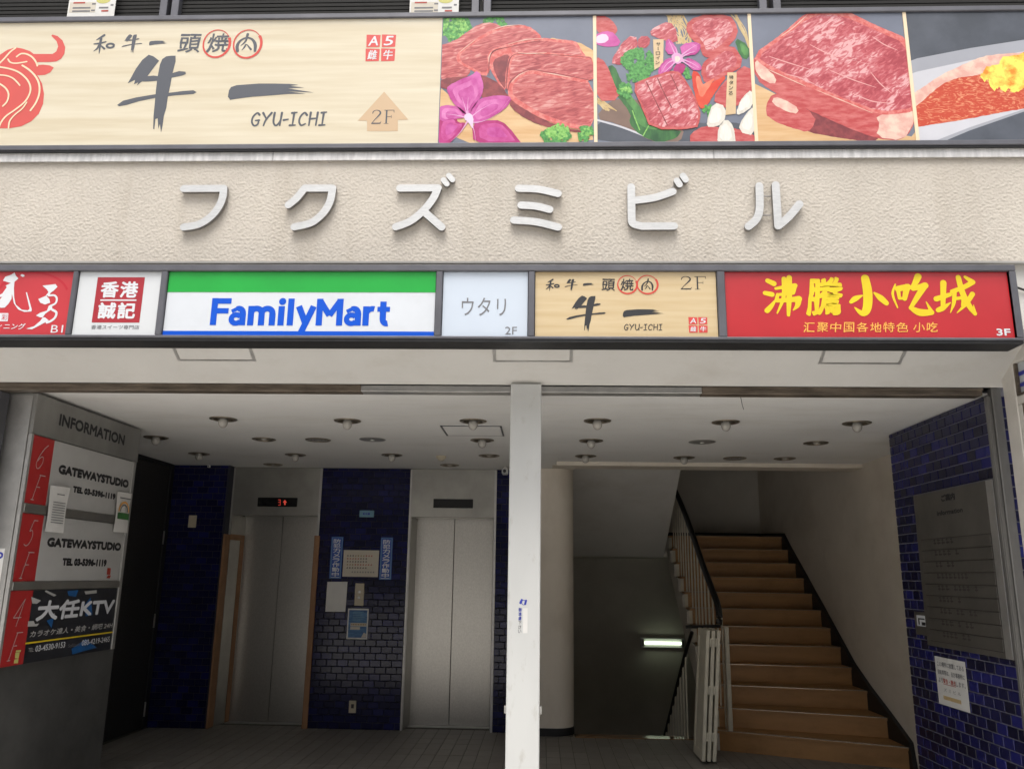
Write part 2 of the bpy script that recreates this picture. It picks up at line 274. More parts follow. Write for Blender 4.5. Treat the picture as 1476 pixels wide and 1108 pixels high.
# ------------------------------------------------------------------ mesh builder and object helpers
WL = {}
class MB:
    def __init__(s): s.v = []; s.f = []; s.m = []
    def face(s, pts, mi=0):
        b = len(s.v); s.v += [tuple(p) for p in pts]; s.f.append(list(range(b, b+len(pts)))); s.m.append(mi); return s
    def raw(s, v, f, mi=0):
        b = len(s.v); s.v += [tuple(p) for p in v]; s.f += [[b+i for i in q] for q in f]; s.m += [mi]*len(f); return s
    def box(s, x0, x1, y0, y1, z0, z1, mi=0, c=0.0):
        if c <= 0:
            v = [(x, y, z) for x in (x0, x1) for y in (y0, y1) for z in (z0, z1)]
            return s.raw(v, [(0, 1, 3, 2), (4, 6, 7, 5), (0, 4, 5, 1), (2, 3, 7, 6), (0, 2, 6, 4), (1, 5, 7, 3)], mi)
        X, Y, Z = (x0, x1), (y0, y1), (z0, z1); v = []; idx = {}
        for a in (0, 1):
            for b in (0, 1):
                for d in (0, 1):
                    sx, sy, sz = c*(1-2*a), c*(1-2*b), c*(1-2*d)
                    idx[a, b, d, 'x'] = len(v); v.append((X[a], Y[b]+sy, Z[d]+sz))
                    idx[a, b, d, 'y'] = len(v); v.append((X[a]+sx, Y[b], Z[d]+sz))
                    idx[a, b, d, 'z'] = len(v); v.append((X[a]+sx, Y[b]+sy, Z[d]))
        f = []
        for a in (0, 1):
            for ax in 'xyz':
                k = [(p, q) for p, q in ((0, 0), (0, 1), (1, 1), (1, 0))]
                g = {'x': lambda p, q: (a, p, q), 'y': lambda p, q: (p, a, q), 'z': lambda p, q: (p, q, a)}[ax]
                f.append([idx[(*g(p, q), ax)] for p, q in k])
        for p in (0, 1):
            for q in (0, 1):
                f.append([idx[0, p, q, 'y'], idx[1, p, q, 'y'], idx[1, p, q, 'z'], idx[0, p, q, 'z']])
                f.append([idx[p, 0, q, 'x'], idx[p, 1, q, 'x'], idx[p, 1, q, 'z'], idx[p, 0, q, 'z']])
                f.append([idx[p, q, 0, 'x'], idx[p, q, 1, 'x'], idx[p, q, 1, 'y'], idx[p, q, 0, 'y']])
        for p in (0, 1):
            for q in (0, 1):
                for r in (0, 1): f.append([idx[p, q, r, 'x'], idx[p, q, r, 'y'], idx[p, q, r, 'z']])
        return s.raw(v, f, mi)
    def prism(s, poly, lo, hi, ax='Z', mi=0):
        """poly 2-D, extruded along ax"""
        def P(a, b, t): return {'Z': (a, b, t), 'Y': (a, t, b), 'X': (t, a, b)}[ax]
        n = len(poly); v = [P(a, b, lo) for a, b in poly]+[P(a, b, hi) for a, b in poly]
        f = [list(range(n)), list(range(2*n-1, n-1, -1))]+[[i, (i+1) % n, n+(i+1) % n, n+i] for i in range(n)]
        return s.raw(v, f, mi)
    def lathe(s, prof, cx, cy, seg=24, mi=0):
        v = []; f = []
        for r, z in prof:
            for k in range(seg):
                a = 2*math.pi*k/seg; v.append((cx+r*math.cos(a), cy+r*math.sin(a), z))
        for i in range(len(prof)-1):
            for k in range(seg):
                f.append([i*seg+k, i*seg+(k+1) % seg, (i+1)*seg+(k+1) % seg, (i+1)*seg+k])
        return s.raw(v, f, mi)
    def tube(s, pts, r, seg=10, mi=0, flat=None):
        pts = [Vector(p) for p in pts]; v = []; f = []
        for i, p in enumerate(pts):
            t = (pts[min(i+1, len(pts)-1)]-pts[max(i-1, 0)]).normalized()
            up = Vector((0, 0, 1)) if abs(t.z) < 0.95 else Vector((0, 1, 0))
            a = t.cross(up).normalized(); b = a.cross(t)
            for k in range(seg):
                g = 2*math.pi*k/seg; v.append(p+a*r*math.cos(g)+b*(flat or r)*math.sin(g))
        for i in range(len(pts)-1):
            for k in range(seg): f.append([i*seg+k, i*seg+(k+1) % seg, (i+1)*seg+(k+1) % seg, (i+1)*seg+k])
        f += [list(range(seg)), [(len(pts)-1)*seg+k for k in range(seg)]]
        return s.raw(v, f, mi)
    def sphere(s, c, r, seg=16, rings=10, mi=0, sz=1.0):
        prof = [(max(1e-4, r*math.sin(math.pi*i/rings)), c[2]-r*sz*math.cos(math.pi*i/rings)) for i in range(rings+1)]
        return s.lathe(prof, c[0], c[1], seg, mi)
    def sheet(s, pl, polys, w, t=0.0, mi=0, smi=None):
        """union of 2-D polygons in plane coords, lifted w off the plane, t thick"""
        vs, fs = union(polys)
        b = len(s.v)
        s.v += [tuple(pl.pt(x, y, w+t)) for x, y in vs]
        s.f += [[b+i for i in q] for q in fs]; s.m += [mi]*len(fs)
        if t:
            ed = {}
            for q in fs:
                for i in range(len(q)):
                    e = (q[i], q[(i+1) % len(q)]); ed[e] = 1
            b2 = len(s.v); s.v += [tuple(pl.pt(x, y, w)) for x, y in vs]
            for (i, j) in ed:
                if (j, i) not in ed:
                    s.f.append([b+j, b+i, b2+i, b2+j]); s.m.append(mi if smi is None else smi)
        return s
    def mesh(s, name, mats, off=(0, 0, 0), smooth=False):
        me = bpy.data.meshes.new(name); o = Vector(off)
        me.from_pydata([tuple(Vector(p)-o) for p in s.v], [], s.f)
        for m in (mats if isinstance(mats, (list, tuple)) else [mats]): me.materials.append(M[m] if isinstance(m, str) else m)
        me.polygons.foreach_set('material_index', s.m)
        if smooth: me.polygons.foreach_set('use_smooth', [True]*len(me.polygons))
        me.update(); return me
def ccw(p):
    a = sum(p[i][0]*p[(i+1) % len(p)][1]-p[(i+1) % len(p)][0]*p[i][1] for i in range(len(p)))
    return list(p) if a > 0 else list(reversed(p))
def union(polys):
    V = []; Fc = []
    for p in polys:
        q = []
        for c in ccw(p):
            if not q or (abs(c[0]-q[-1][0])+abs(c[1]-q[-1][1])) > 1e-6: q.append(c)
        if len(q) < 3: continue
        b = len(V); V += [Vector(c) for c in q]; Fc.append(list(range(b, b+len(q))))
    r = delaunay_2d_cdt(V, [], Fc, 0, 1e-7)
    vs = [tuple(v) for v in r[0]]; fs = [ccwf(r[0], f) for f in r[2]]
    if not fs: return vs, fs
    C = np.array([np.mean([vs[i] for i in f], axis=0) for f in fs]); inside = np.zeros(len(C), bool)
    for F_ in Fc:                                             # nonzero winding test of every triangle centre
        P = np.array([V[i][:] for i in F_]); lo, hi = P.min(0), P.max(0)
        k = np.where(~inside & (C[:, 0] >= lo[0]) & (C[:, 0] <= hi[0]) & (C[:, 1] >= lo[1]) & (C[:, 1] <= hi[1]))[0]
        if not len(k): continue
        Q = np.roll(P, -1, 0); c = C[k][:, None, :]
        cr = (Q[:, 0]-P[:, 0])*(c[..., 1]-P[:, 1])-(c[..., 0]-P[:, 0])*(Q[:, 1]-P[:, 1])
        up = (P[:, 1] <= c[..., 1]) & (Q[:, 1] > c[..., 1]) & (cr > 0); dn = (P[:, 1] > c[..., 1]) & (Q[:, 1] <= c[..., 1]) & (cr < 0)
        inside[k] |= (up.sum(1)-dn.sum(1)) != 0
    return vs, [f for f, i in zip(fs, inside) if i]
def ccwf(vs, f):
    p = [vs[i] for i in f]
    a = sum(p[i][0]*p[(i+1) % len(p)][1]-p[(i+1) % len(p)][0]*p[i][1] for i in range(len(p)))
    return list(f) if a > 0 else list(reversed(f))
def link(name, me, parent=None, base=(0, 0, 0)):
    o = bpy.data.objects.new(name, me); COL.objects.link(o)
    if parent: o.parent = parent
    WL[o.name] = Vector(base)
    return o
def thing(name, label, cat, loc, group=None):
    o = bpy.data.objects.new(name, None); COL.objects.link(o); o.location = loc; o.empty_display_size = 0.1
    o['label'] = label; o['category'] = cat
    if group: o['group'] = group
    WL[o.name] = Vector(loc); return o
def part(name, mb, m, parent, label=None, smooth=False, kind=None):
    base = WL[parent.name]; o = link(name, mb.mesh(name, m, base, smooth), parent, base)
    if label: o['label'] = label
    if kind: o['kind'] = kind
    return o
def solo(name, mb, m, label, cat, group=None, smooth=False):
    xs = np.array(mb.v); c = ((xs[:, 0].min()+xs[:, 0].max())/2, (xs[:, 1].min()+xs[:, 1].max())/2, xs[:, 2].min())
    o = link(name, mb.mesh(name, m, c, smooth), None, c); o.location = c
    o['label'] = label; o['category'] = cat
    if group: o['group'] = group
    return o
def struct(name, mb, m, kind='structure', smooth=False):
    o = link(name, mb.mesh(name, m, (0, 0, 0), smooth)); o['kind'] = kind; return o

# ---- 2-D strokes and text
def smooth_path(pts, n=6):
    P = [np.array(p, float) for p in pts]
    if len(P) < 3: return P
    out = []
    for i in range(len(P)-1):
        a = P[max(i-1, 0)]; b = P[i]; c = P[i+1]; d = P[min(i+2, len(P)-1)]
        for k in range(n):
            t = k/n; out.append(0.5*((2*b)+(-a+c)*t+(2*a-5*b+4*c-d)*t*t+(-a+3*b-3*c+d)*t**3))
    out.append(P[-1]); return out
def stroke(pts, wd, smooth=True, cap=True, n=6):
    """polygons covering a stroke; wd a width or a list of widths"""
    ws = wd if isinstance(wd, (list, tuple)) else [wd]*len(pts)
    P3 = [(p[0], p[1], q) for p, q in zip(pts, ws)]
    P = smooth_path(P3, n) if smooth and len(P3) > 2 else [np.array(p, float) for p in P3]
    L = []; R = []
    for i in range(len(P)):
        t = P[min(i+1, len(P)-1)][:2]-P[max(i-1, 0)][:2]; l = np.hypot(*t) or 1; nn = np.array([-t[1], t[0]])/l
        h = max(P[i][2], 1e-4)/2; L.append(tuple(P[i][:2]+nn*h)); R.append(tuple(P[i][:2]-nn*h))
    out = [[L[i], L[i+1], R[i+1], R[i]] for i in range(len(P)-1)]
    def disc(c, h, k=14): return [(c[0]+h*math.cos(2*math.pi*j/k), c[1]+h*math.sin(2*math.pi*j/k)) for j in range(k)]
    if cap:
        for i in ([0, len(P)-1] if smooth and len(P3) > 2 else range(len(P))):
            if P[i][2] > 1e-3: out.append(disc(P[i][:2], P[i][2]/2))
    return out
def ring(cx, cy, rx, ry, wd, a0=0, a1=360, taper=False, n=40):
    pts = []; ws = []
    for k in range(n+1):
        t = k/n; a = math.radians(a0+(a1-a0)*t); pts.append((cx+rx*math.cos(a), cy+ry*math.sin(a))); ws.append(wd*(1-0.75*t if taper else 1))
    return stroke(pts, ws, smooth=False, cap=False)
_tc = {}
def glyphs(s, bold=0.0, shear=0.0, space=1.0):
    k = (s, bold, shear, space)
    if k in _tc: return _tc[k]
    c = bpy.data.curves.new('t', 'FONT'); c.body = s; c.offset = bold; c.shear = shear; c.space_character = space; c.resolution_u = 3
    o = bpy.data.objects.new('t', c); COL.objects.link(o)
    dg = bpy.context.evaluated_depsgraph_get(); dg.update()
    me = bpy.data.meshes.new_from_object(o.evaluated_get(dg))
    v = np.array([tuple(x.co) for x in me.vertices]) if len(me.vertices) else np.zeros((1, 3))
    f = [list(p.vertices) for p in me.polygons]
    bpy.data.objects.remove(o); bpy.data.curves.remove(c); bpy.data.meshes.remove(me)
    _tc[k] = (v[:, :2], f); return _tc[k]
def text(mb, pl, s, BL, BR, TL, w=0.001, mi=0, bold=0.0, shear=0.0, space=1.0, warp=0.0, px=True):
    v, f = glyphs(s, 0.0, shear, space)
    if px: bl, br, tl = pl.uv(*BL), pl.uv(*BR), pl.uv(*TL)
    else: bl, br, tl = BL, BR, TL
    lo, hi = v.min(0), v.max(0); sz = np.maximum(hi-lo, 1e-6)
    q = (v-lo)/sz
    W, Hh = br[0]-bl[0], tl[1]-bl[1]
    r_ = bold*Hh*1.15; pts = []
    sh = [(0, 0)]+([(r_*math.cos(k*.7854), r_*math.sin(k*.7854)) for k in range(8)] if bold > 0.001 else [])
    W -= 2*r_ if bold > 0.001 else 0; Hh -= 2*r_ if bold > 0.001 else 0
    if bold > 0.001: bl = (bl[0]+r_, bl[1]+r_)
    base = []
    for a, b in q:
        x, y = a*W, b*Hh
        if warp:
            k = 5.0/max(Hh, 1e-6); nv = noise.noise_vector(Vector((x*k, y*k, len(s)*1.7+W)))
            x += nv.x*warp*Hh; y += nv.y*warp*Hh
        base.append((bl[0]+x, bl[1]+y))
    for i, (dx, dy) in enumerate(sh): mb.raw([pl.pt(x+dx, y+dy, w+.00003*i) for x, y in base], f, mi)
    return mb
def tbox(mb, pl, s, x0, y0, x1, y1, **k):
    return text(mb, pl, s, (x0, y1), (x1, y1), (x0, y0), **k)
def UV(pl, pts): return [pl.uv(*p) for p in pts]
def spolys(pl, polys): return [UV(pl, p) for p in polys]
def quad(pl, TL, TR, BR, BL):
    a, b, c, d = UV(pl, (TL, TR, BR, BL)); u0, u1 = (a[0]+d[0])/2, (b[0]+c[0])/2; v0, v1 = (c[1]+d[1])/2, (a[1]+b[1])/2
    return u0, u1, v0, v1
def slab(mb, pl, u0, u1, v0, v1, w0, w1, c=0.0, mi=0):
    a = pl.pt(u0, v0, w0); b = pl.pt(u1, v1, w1)
    return mb.box(min(a.x, b.x), max(a.x, b.x), min(a.y, b.y), max(a.y, b.y), min(a.z, b.z), max(a.z, b.z), mi, c)
def rect(u0, u1, v0, v1): return [(u0, v0), (u1, v0), (u1, v1), (u0, v1)]

# ------------------------------------------------------------------ principal planes (metres from the camera)
ZC = 2.667                       # lobby ceiling
YH = 4.85                        # line of the header rail over the entrance
YF = 4.40                        # stucco fascia
YS = 4.22                        # face of the tenant sign row
YB = 4.37                        # face of the billboard
YW = 8.83                        # wall with the lifts
XL, XR, XC = -4.0, 2.71, 3.157   # left wall, tiled right wall, plaster stair wall
pB, pS, pF, pW = Plane('Y', YB), Plane('Y', YS), Plane('Y', YF), Plane('Y', YW)
pI, pR = Plane('X', -3.24), Plane('X', XR)

# ================================================================== SETTING
# ground outside, one sheet far enough to reach the horizon
struct('pavement', MB().face([(-400, -400, -0.02), (400, -400, -0.02), (400, 4.80, -0.02), (-400, 4.80, -0.02)])
       .face([(-400, 4.80, -0.02), (-4.6, 4.80, -0.02), (-4.6, 400, -0.02), (-400, 400, -0.02)])
       .face([(3.6, 4.80, -0.02), (400, 4.80, -0.02), (400, 400, -0.02), (3.6, 400, -0.02)])
       .face([(-4.6, 12.5, -0.02), (3.6, 12.5, -0.02), (3.6, 400, -0.02), (-4.6, 400, -0.02)]), 'pave')

# the office block across the street: shades the lobby and shows only in reflections
ob = MB().box(-60, 60, -38, -25, -0.02, 13)
for fl_ in range(3):
    for k in range(40): ob.box(-59+k*3, -57.2+k*3, -24.99, -24.9, 3.4+fl_*3.4, 5.2+fl_*3.4, 1)
struct('building_across_street', ob, ['facade_far', 'glass'])

# shell round the whole entrance: side walls, back wall, roof and upper front, so no daylight leaks in
sh = MB()
sh.box(-4.55, -4.25, 4.78, 12.5, -2.9, 6.6).box(3.45, 3.60, 5.2, 12.5, -2.9, 6.6).box(-4.25, 3.45, 12.30, 12.5, -2.9, 6.6)
sh.box(-4.25, 3.45, 4.95, 12.30, 6.4, 6.6).box(-4.25, 3.45, 4.92, 12.30, -2.9, -2.7).box(-4.25, 3.45, 4.95, 5.15, 2.80, 6.4)
sh.box(3.0, 3.60, 4.86, 5.19, -0.5, 6.6).box(-4.25, 3.45, 4.86, 5.10, -2.7, -0.08)
sh.box(-4.25, 0.2, 9.5, 9.6, -0.1, 6.4)
sh.box(3.601, 16, 4.70, 12.5, -.05, 9.0).box(-16, -4.551, 4.70, 12.5, -.05, 9.0).box(-4.55, 3.60, 4.90, 12.5, 6.61, 9.0)
struct('building_shell', sh, 'concrete')

# lobby floor with its tiles
fl = struct('floor', MB().box(-4.25, 3.2, 4.86, 8.70, -0.08, -0.004).box(-4.25, 0.32, 8.701, 9.20, -0.08, -0.004), 'grout')
PU, PV = 0.122, 0.244
ft = MB().box(-PU/2+.0025, PU/2-.0025, -PV/2+.0025, PV/2-.0025, -0.012, 0.0, c=0.002).mesh('floor_tile', 'floor_o')
cells = []
ny = int((8.70-6.9)/PV)
for j in range(ny+3):
    y = 8.70-PV/2-(j-1)*PV if j else 8.70+PV/2
    for i in range(58):
        x = -3.98+PU/2+i*PU
        if x > 3.05 or (j == 0 and x > 0.2) or (j == 0 and x < -3.38): continue
        cells.append((x, y))
cells.sort(key=lambda c: (c[1] < 7.0, c[0]**2*.3+c[1]**2))
rest = MB()
for k, (x, y) in enumerate(cells):
    if k < 300:
        o = link('floor_tile', ft, fl); o.location = (x, y, random.uniform(-.0008, .0006))
    else: rest.box(x-PU/2+.0025, x+PU/2-.0025, y-PV/2+.0025, y+PV/2-.0025, -0.012, 0.0, c=0.002)
for j in range(9):                                            # towards the street, below the frame
    y = 8.70-PV/2-(ny+2+j)*PV
    for i in range(58):
        x = -3.98+PU/2+i*PU
        if x < 3.05 and y > 4.95: rest.box(x-PU/2+.0025, x+PU/2-.0025, y-PV/2+.0025, y+PV/2-.0025, -0.012, 0.0, c=0.002)
part('floor_tile_field', rest, 'floor_i', fl, kind='stuff')

# ------------------------------------------------------------------ front: header rail, jambs, sloped board, fascia
t = thing('entrance_frame', 'thin dark metal rail and side jambs framing the wide open entrance', 'frame', (0, YH, 0))
part('header_rail', MB().box(-4.25, -1.12, YH, YH+.09, 2.634, 2.676, c=.003).box(-4.25, -1.12, YH-.012, YH+.001, 2.660, 2.675), 'brownmetal', t)
part('header_rail', MB().box(0.96, 2.62, YH, YH+.09, 2.632, 2.676, c=.003).box(0.96, 2.62, YH-.012, YH+.001, 2.660, 2.675), 'brownmetal', t)
part('rail_cover', MB().box(-1.118, -0.198, YH-.006, YH+.09, 2.634, 2.674, c=.003), 'alu', t, 'pale metal cover on the rail left of the post')
part('rail_cover', MB().box(-0.012, 0.958, YH-.006, YH+.09, 2.634, 2.674, c=.003), 'alu', t, 'pale metal cover on the rail right of the post')
jb = MB().box(2.638, 2.668, YH+.004, YH+.034, 0, 2.632, c=.004).box(2.667, 2.722, YH-.01, YH+.04, 0, 2.676, c=.004).box(2.640, 2.646, YH-.004, YH+.006, 0, 2.63)
part('jamb', jb, 'jambmetal', t, 'right steel jamb with a bright inner edge')
part('jamb', MB().box(-3.62, -3.44, YH, YH+.12, 0, 2.632, c=.004).box(-3.44, -3.40, YH+.03, YH+.12, 0, 2.632, c=.003), 'darkmetal', t, 'dark left jamb')

t = thing('white_post', 'tall white square post standing in the middle of the entrance', 'post', (-0.103, YH-.04, 0))
part('post_body', MB().box(-0.196, -0.0105, YH-.055, YH+.075, 0, 2.677, c=.005), 'post', t)
part('bracket', MB().box(-0.208, -0.197, YH-.01, YH+.03, 0.80, 0.84, c=.002), 'alu', t)
part('bracket', MB().box(-0.0095, 0.002, YH-.01, YH+.03, 0.80, 0.84, c=.002), 'alu', t)
pP = Plane('Y', YH-.055)
m = MB().sheet(pP, ring(*pP.uv(754.8, 867.8), .011, .013, .003), .001, 0, 0)
m.sheet(pP, stroke(UV(pP, [(752.2, 864), (750.2, 868.3)]), [.011, .013], False), .0014, 0, 0)
m.sheet(pP, stroke(UV(pP, [(758.3, 865), (757, 870)]), [.011, .012], False), .0014, 0, 0)
m.sheet(pP, [UV(pP, [(754, 876), (760.5, 876), (760.3, 912), (754, 912)])], .0006, 0, 1)
for k, ch in enumerate('御遠慮下さい'):
    y = 875.5+k*6.2; tbox(m, pP, ch, 747.3-k*.12, y, 752.0-k*.12, y+5.4, w=.001, mi=2 if k < 3 else 3, bold=.015)
solo('post_sticker', m, ['blueink', 'paper', 'blueink', 'inkgrey'], 'blue round logo and column of blue characters stuck on the white post', 'sticker')

# the sloped board over the opening, with three flush inspection hatches
SL0, SL1 = (YH-.014, 2.678), (4.425, 2.678+.41*.577)
t = thing('sloped_soffit', 'smooth off-white board sloping out above the entrance under the sign row', 'soffit', (0, 4.6, 2.67))
part('board', MB().prism([SL0, SL1, (SL1[0], SL1[1]+.03), (SL0[0]+.02, SL0[1]+.03)], -4.25, 2.78, 'X'), 'slope', t)
part('back_panel', MB().box(-4.25, 3.4, 4.430, 4.46, SL1[1]+.002, 3.30), 'slope', t)
sdir = Vector((0, SL1[0]-SL0[0], SL1[1]-SL0[1])).normalized(); snrm = Vector((0, -sdir.z, sdir.y)); snrm = snrm if snrm.z < 0 else -snrm
def on_slope(px, py):
    d = Vector(ray(px, py)); p0 = Vector((0, *SL0)); e = Vector(EYE); k = (p0-e).dot(snrm)/d.dot(snrm); q = e+d*k
    return q.x, (q-p0).dot(sdir)
for (xa, xb, yb), lab in zip(((257, 369, 519.5), (711, 825, 521), (1179, 1298, 524)), ('left', 'middle', 'right')):
    a, s0 = on_slope(xa, yb); b, s1 = on_slope(xb, yb)
    def sb(mm, x0, x1, q0, q1, h0, h1):
        o = Vector((0, *SL0)); v = []
        for x in (x0, x1):
            for q in (q0, q1):
                for h in (h0, h1): v.append(o+Vector((x, 0, 0))+sdir*q+snrm*h)
        mm.raw(v, [(0, 1, 3, 2), (4, 6, 7, 5), (0, 4, 5, 1), (2, 3, 7, 6), (0, 2, 6, 4), (1, 5, 7, 3)])
    fr = MB(); W_ = .016; s2 = s0+.28
    sb(fr, a, b, s0, s0+W_*.7, .001, .005); sb(fr, a, b, s2, s2+W_, .001, .005); sb(fr, a, a+W_, s0+W_*.7, s2, .001, .005); sb(fr, b-W_, b, s0+W_*.7, s2, .001, .005)
    h = MB(); sb(h, a+W_+.003, b-W_-.003, s0+W_*.7+.003, s2-.003, .0008, .0028)
    o = part('access_hatch', h, 'slope', t); part('hatch_frame', fr, 'alu', o)

# stucco fascia: real relief
def relief(x0, x1, z0, z1, st, y):
    nx, nz = int((x1-x0)/st), int((z1-z0)/st); v = []
    for j in range(nz+1):
        for i in range(nx+1):
            x = x0+(x1-x0)*i/nx; z = z0+(z1-z0)*j/nz
            n1 = noise.noise(Vector((x*82, z*82, 3.1))); n2 = noise.noise(Vector((x*150+9, z*150, 7.7)))
            h = min(.34, max(-.22, n1))*.0044+n2*.0018
            v.append((x, y-h, z))
    f = [(j*(nx+1)+i, j*(nx+1)+i+1, (j+1)*(nx+1)+i+1, (j+1)*(nx+1)+i) for j in range(nz) for i in range(nx)]
    return v, f
t = thing('stucco_fascia', 'beige rough stucco band carrying the metal building name', 'fascia', (0, YF, 3.3))
m = MB(); m.raw(*relief(-3.85, 3.25, 3.302, 3.945, .0048, YF))
part('stucco', m, 'stucco', t, smooth=True)
part('backing', MB().box(-4.55, 3.6, YF+.006, YF+.028, 3.302, 3.95), 'concrete', t)
m = MB()
xs = [-4.55, -1.62, 0.99, 3.6]
for a, b in zip(xs, xs[1:]):
    m.box(a+.0015, b-.0015, YF-.020, YF-.012, 3.937, 3.994).box(a+.0015, b-.0015, YF-.0115, 4.74, 3.982, 3.994)
part('flashing', m, 'flash', t, 'grey galvanised metal strip along the top edge')
part('drip_edge', MB().box(-4.55, 3.6, YF-.012, YF+.028, 3.290, 3.3015), 'concrete', t)

# the six raised metal characters of the building name
c1, c2 = crop(240, 230, 3.2087), crop(700, 230, 3.075)
def letter(name_label, cm, strokes, wd, rods=()):
    lt = MB(); pl = Plane('Y', YF-.008)
    polys = []
    for pts, k in strokes:
        uvs = UV(pl, cm(pts)); polys += stroke(uvs, k*wd, n=8)
    lt.sheet(pl, polys, .003, .024, 0, 1)
    for a, b in rods:
        q = UV(pl, cm([a, b])); lt.sheet(pl, stroke(q, .005, False), .006, .006, 1, 1)
    return solo('metal_character', lt, ['letter', 'letterside'], name_label, 'sign letter', 'raised metal characters of the building name')
W0 = .0445
letter('brushed metal katakana フ, first character of the building name', c1, [([(88, 144), (272, 143)], 1), ([(272, 143), (267, 185), (248, 230), (210, 275), (155, 309), (88, 321)], 1)], W0)
letter('brushed metal katakana ク, second character on the stucco band', c1, [([(570, 219), (608, 187), (644, 143)], 1), ([(644, 142), (773, 142)], 1), ([(773, 142), (762, 200), (735, 250), (690, 292), (650, 309), (597, 320)], 1)], W0)
letter('brushed metal katakana ズ with two dots, third character on the stucco band', c1, [([(1083, 142), (1258, 141)], 1), ([(1258, 141), (1235, 190), (1190, 246), (1130, 294), (1064, 320)], 1), ([(1192, 248), (1275, 321)], 1), ([(1283, 104), (1299, 123)], .72), ([(1308, 84), (1325, 104)], .72)], W0)
letter('brushed metal katakana ミ of three bars, fourth character on the stucco band', c2, [([(147, 137), (235, 141), (320, 160)], 1), ([(158, 211), (225, 216), (283, 230)], 1), ([(126, 277), (225, 285), (321, 308)], 1)], W0)
letter('brushed metal katakana ビ with two dots, fifth character on the stucco band', c2, [([(643, 131), (645, 270)], 1), ([(645, 270), (652, 292), (690, 304)], 1), ([(690, 304), (832, 303)], 1), ([(650, 191), (745, 178), (826, 151)], 1), ([(845, 103), (856, 120)], .85), ([(872, 82), (883, 99)], .85)], W0, [((820, 135), (835, 115))])
letter('brushed metal katakana ル, sixth and last character on the stucco band', c2, [([(1208, 126), (1209, 225), (1195, 272), (1160, 305)], 1), ([(1280, 122), (1291, 302)], 1), ([(1291, 303), (1340, 260), (1385, 206)], 1)], W0, [((1228, 166), (1262, 166)), ((1228, 250), (1262, 250))])

# ------------------------------------------------------------------ windows above the billboard
def window(x0, x1, label):
    t = thing('office_window', label, 'window', ((x0+x1)/2, 4.70, 4.0), 'windows above the billboard')
    part('glass', MB().box(x0, x1, 4.760, 4.766, 4.01, 6.3), 'glass', t)
    m = MB()
    for k in range(34):
        z = 4.7+k*.030; m.box(x0+.01, x1-.01, 4.735, 4.752, z, z+.022)
    part('blind', m, 'blind', t, kind='stuff')
    part('frame', MB().box(x0-.03, x0+.02, 4.69, 4.78, 4.005, 6.3, c=.003).box(x1-.02, x1+.03, 4.69, 4.78, 4.005, 6.3, c=.003), 'frame', t)
window(-4.10, -2.58, 'dark office window with a flyer low in its left corner')
window(-2.49, -0.47, 'dark louvred office window with a flyer low in its right corner')
window(-0.38, 1.42, 'dark louvred office window right of centre without any flyer')
window(1.52, 3.30, 'dark office window at the far right above the steak picture')
def flyer(xa, xb, label):
    pl = Plane('Y', 4.684); a, b = pl.uv(xa, 21), pl.uv(xb, 19); u0, u1 = a[0], b[0]; v0 = a[1]-.06
    m = MB(); slab(m, pl, u0, u1, v0, v0+.32, 0, .002)
    m.sheet(pl, [rect(u0+.01, u0+.19, v0+.07, v0+.15)], .0026, 0, 1)
    W_ = u1-u0
    for k, (fx, fz, fw, mi) in enumerate(((.10, .14, .25, 3), (.10, .10, .38, 2), (.10, .075, .38, 2), (.5, .08, .08, 2), (.5, .13, .08, 2), (.66, .10, .2, 2), (.72, .075, .15, 3), (.9, .12, .06, 2))):
        m.sheet(pl, [rect(u0+W_*fx, u0+W_*(fx+fw), v0+fz, v0+fz+.012)], .0032, 0, mi)
    m.sheet(pl, ring(u0+W_*.73, v0+.170, .035, .016, .03), .003, 0, 4)
    solo('flyer', m, ['paper', 'papercream', 'inkgrey', 'redink', 'paleyellow'], label, 'flyer')
flyer(97, 165, 'pale property flyer with yellow spot in the window above the bull sign')
flyer(590, 661, 'pale property flyer in the window above the first meat picture')

# ------------------------------------------------------------------ billboard
B = thing('billboard', 'long wood-grain restaurant billboard with bull emblem and meat photographs', 'billboard', (-0.2, YB, 3.96))
BX0, BX1 = -4.6, 3.75
ZB = lambda z: 1.55+(z-1.55)*YB/4.30
z0b, z1b = ZB(3.993), ZB(4.835)
part('frame', MB().box(BX0, BX1, YB-.016, YB+.10, ZB(3.962), z0b, c=.004).box(BX0, BX1, YB-.016, YB+.10, z1b, ZB(4.868), c=.004)
     .box(BX0-.03, BX0, YB-.016, YB+.10, ZB(3.962), ZB(4.868)).box(BX1, BX1+.03, YB-.016, YB+.10, ZB(3.962), ZB(4.868)), 'frame', B)
part('underside', MB().box(BX0, BX1, YB-.008, YB+.09, ZB(3.951), ZB(3.9615)), 'black', B)
xd = [pB.uv(634.5, 116)[0]]
def bx(px): return pB.uv(px, 116)[0]
wp = part('sign_panel', MB().box(BX0, bx(634.5), YB, YB+.02, z0b, z1b), 'wood', B)
cb = crop(0, 20, 5.5417)
bull = [(-330, 560), (-300, 430), (-190, 340), (-90, 330), (0, 330), (60, 290), (125, 270), (180, 280), (240, 300), (270, 323), (420, 323), (450, 303), (465, 262), (452, 220), (410, 178), (420, 168), (460, 180), (500, 215), (522, 270), (515, 320), (490, 360), (450, 383), (390, 388), (300, 388), (296, 412), (345, 408), (400, 415), (430, 432), (402, 470), (360, 490), (310, 493), (297, 492), (310, 510), (337, 560), (352, 640), (345, 720), (310, 800), (250, 860), (170, 900), (80, 915), (-60, 918), (-200, 880), (-300, 760)]
part('bull_emblem', MB().sheet(pB, [UV(pB, cb(bull))], .0010), 'bull', wp)
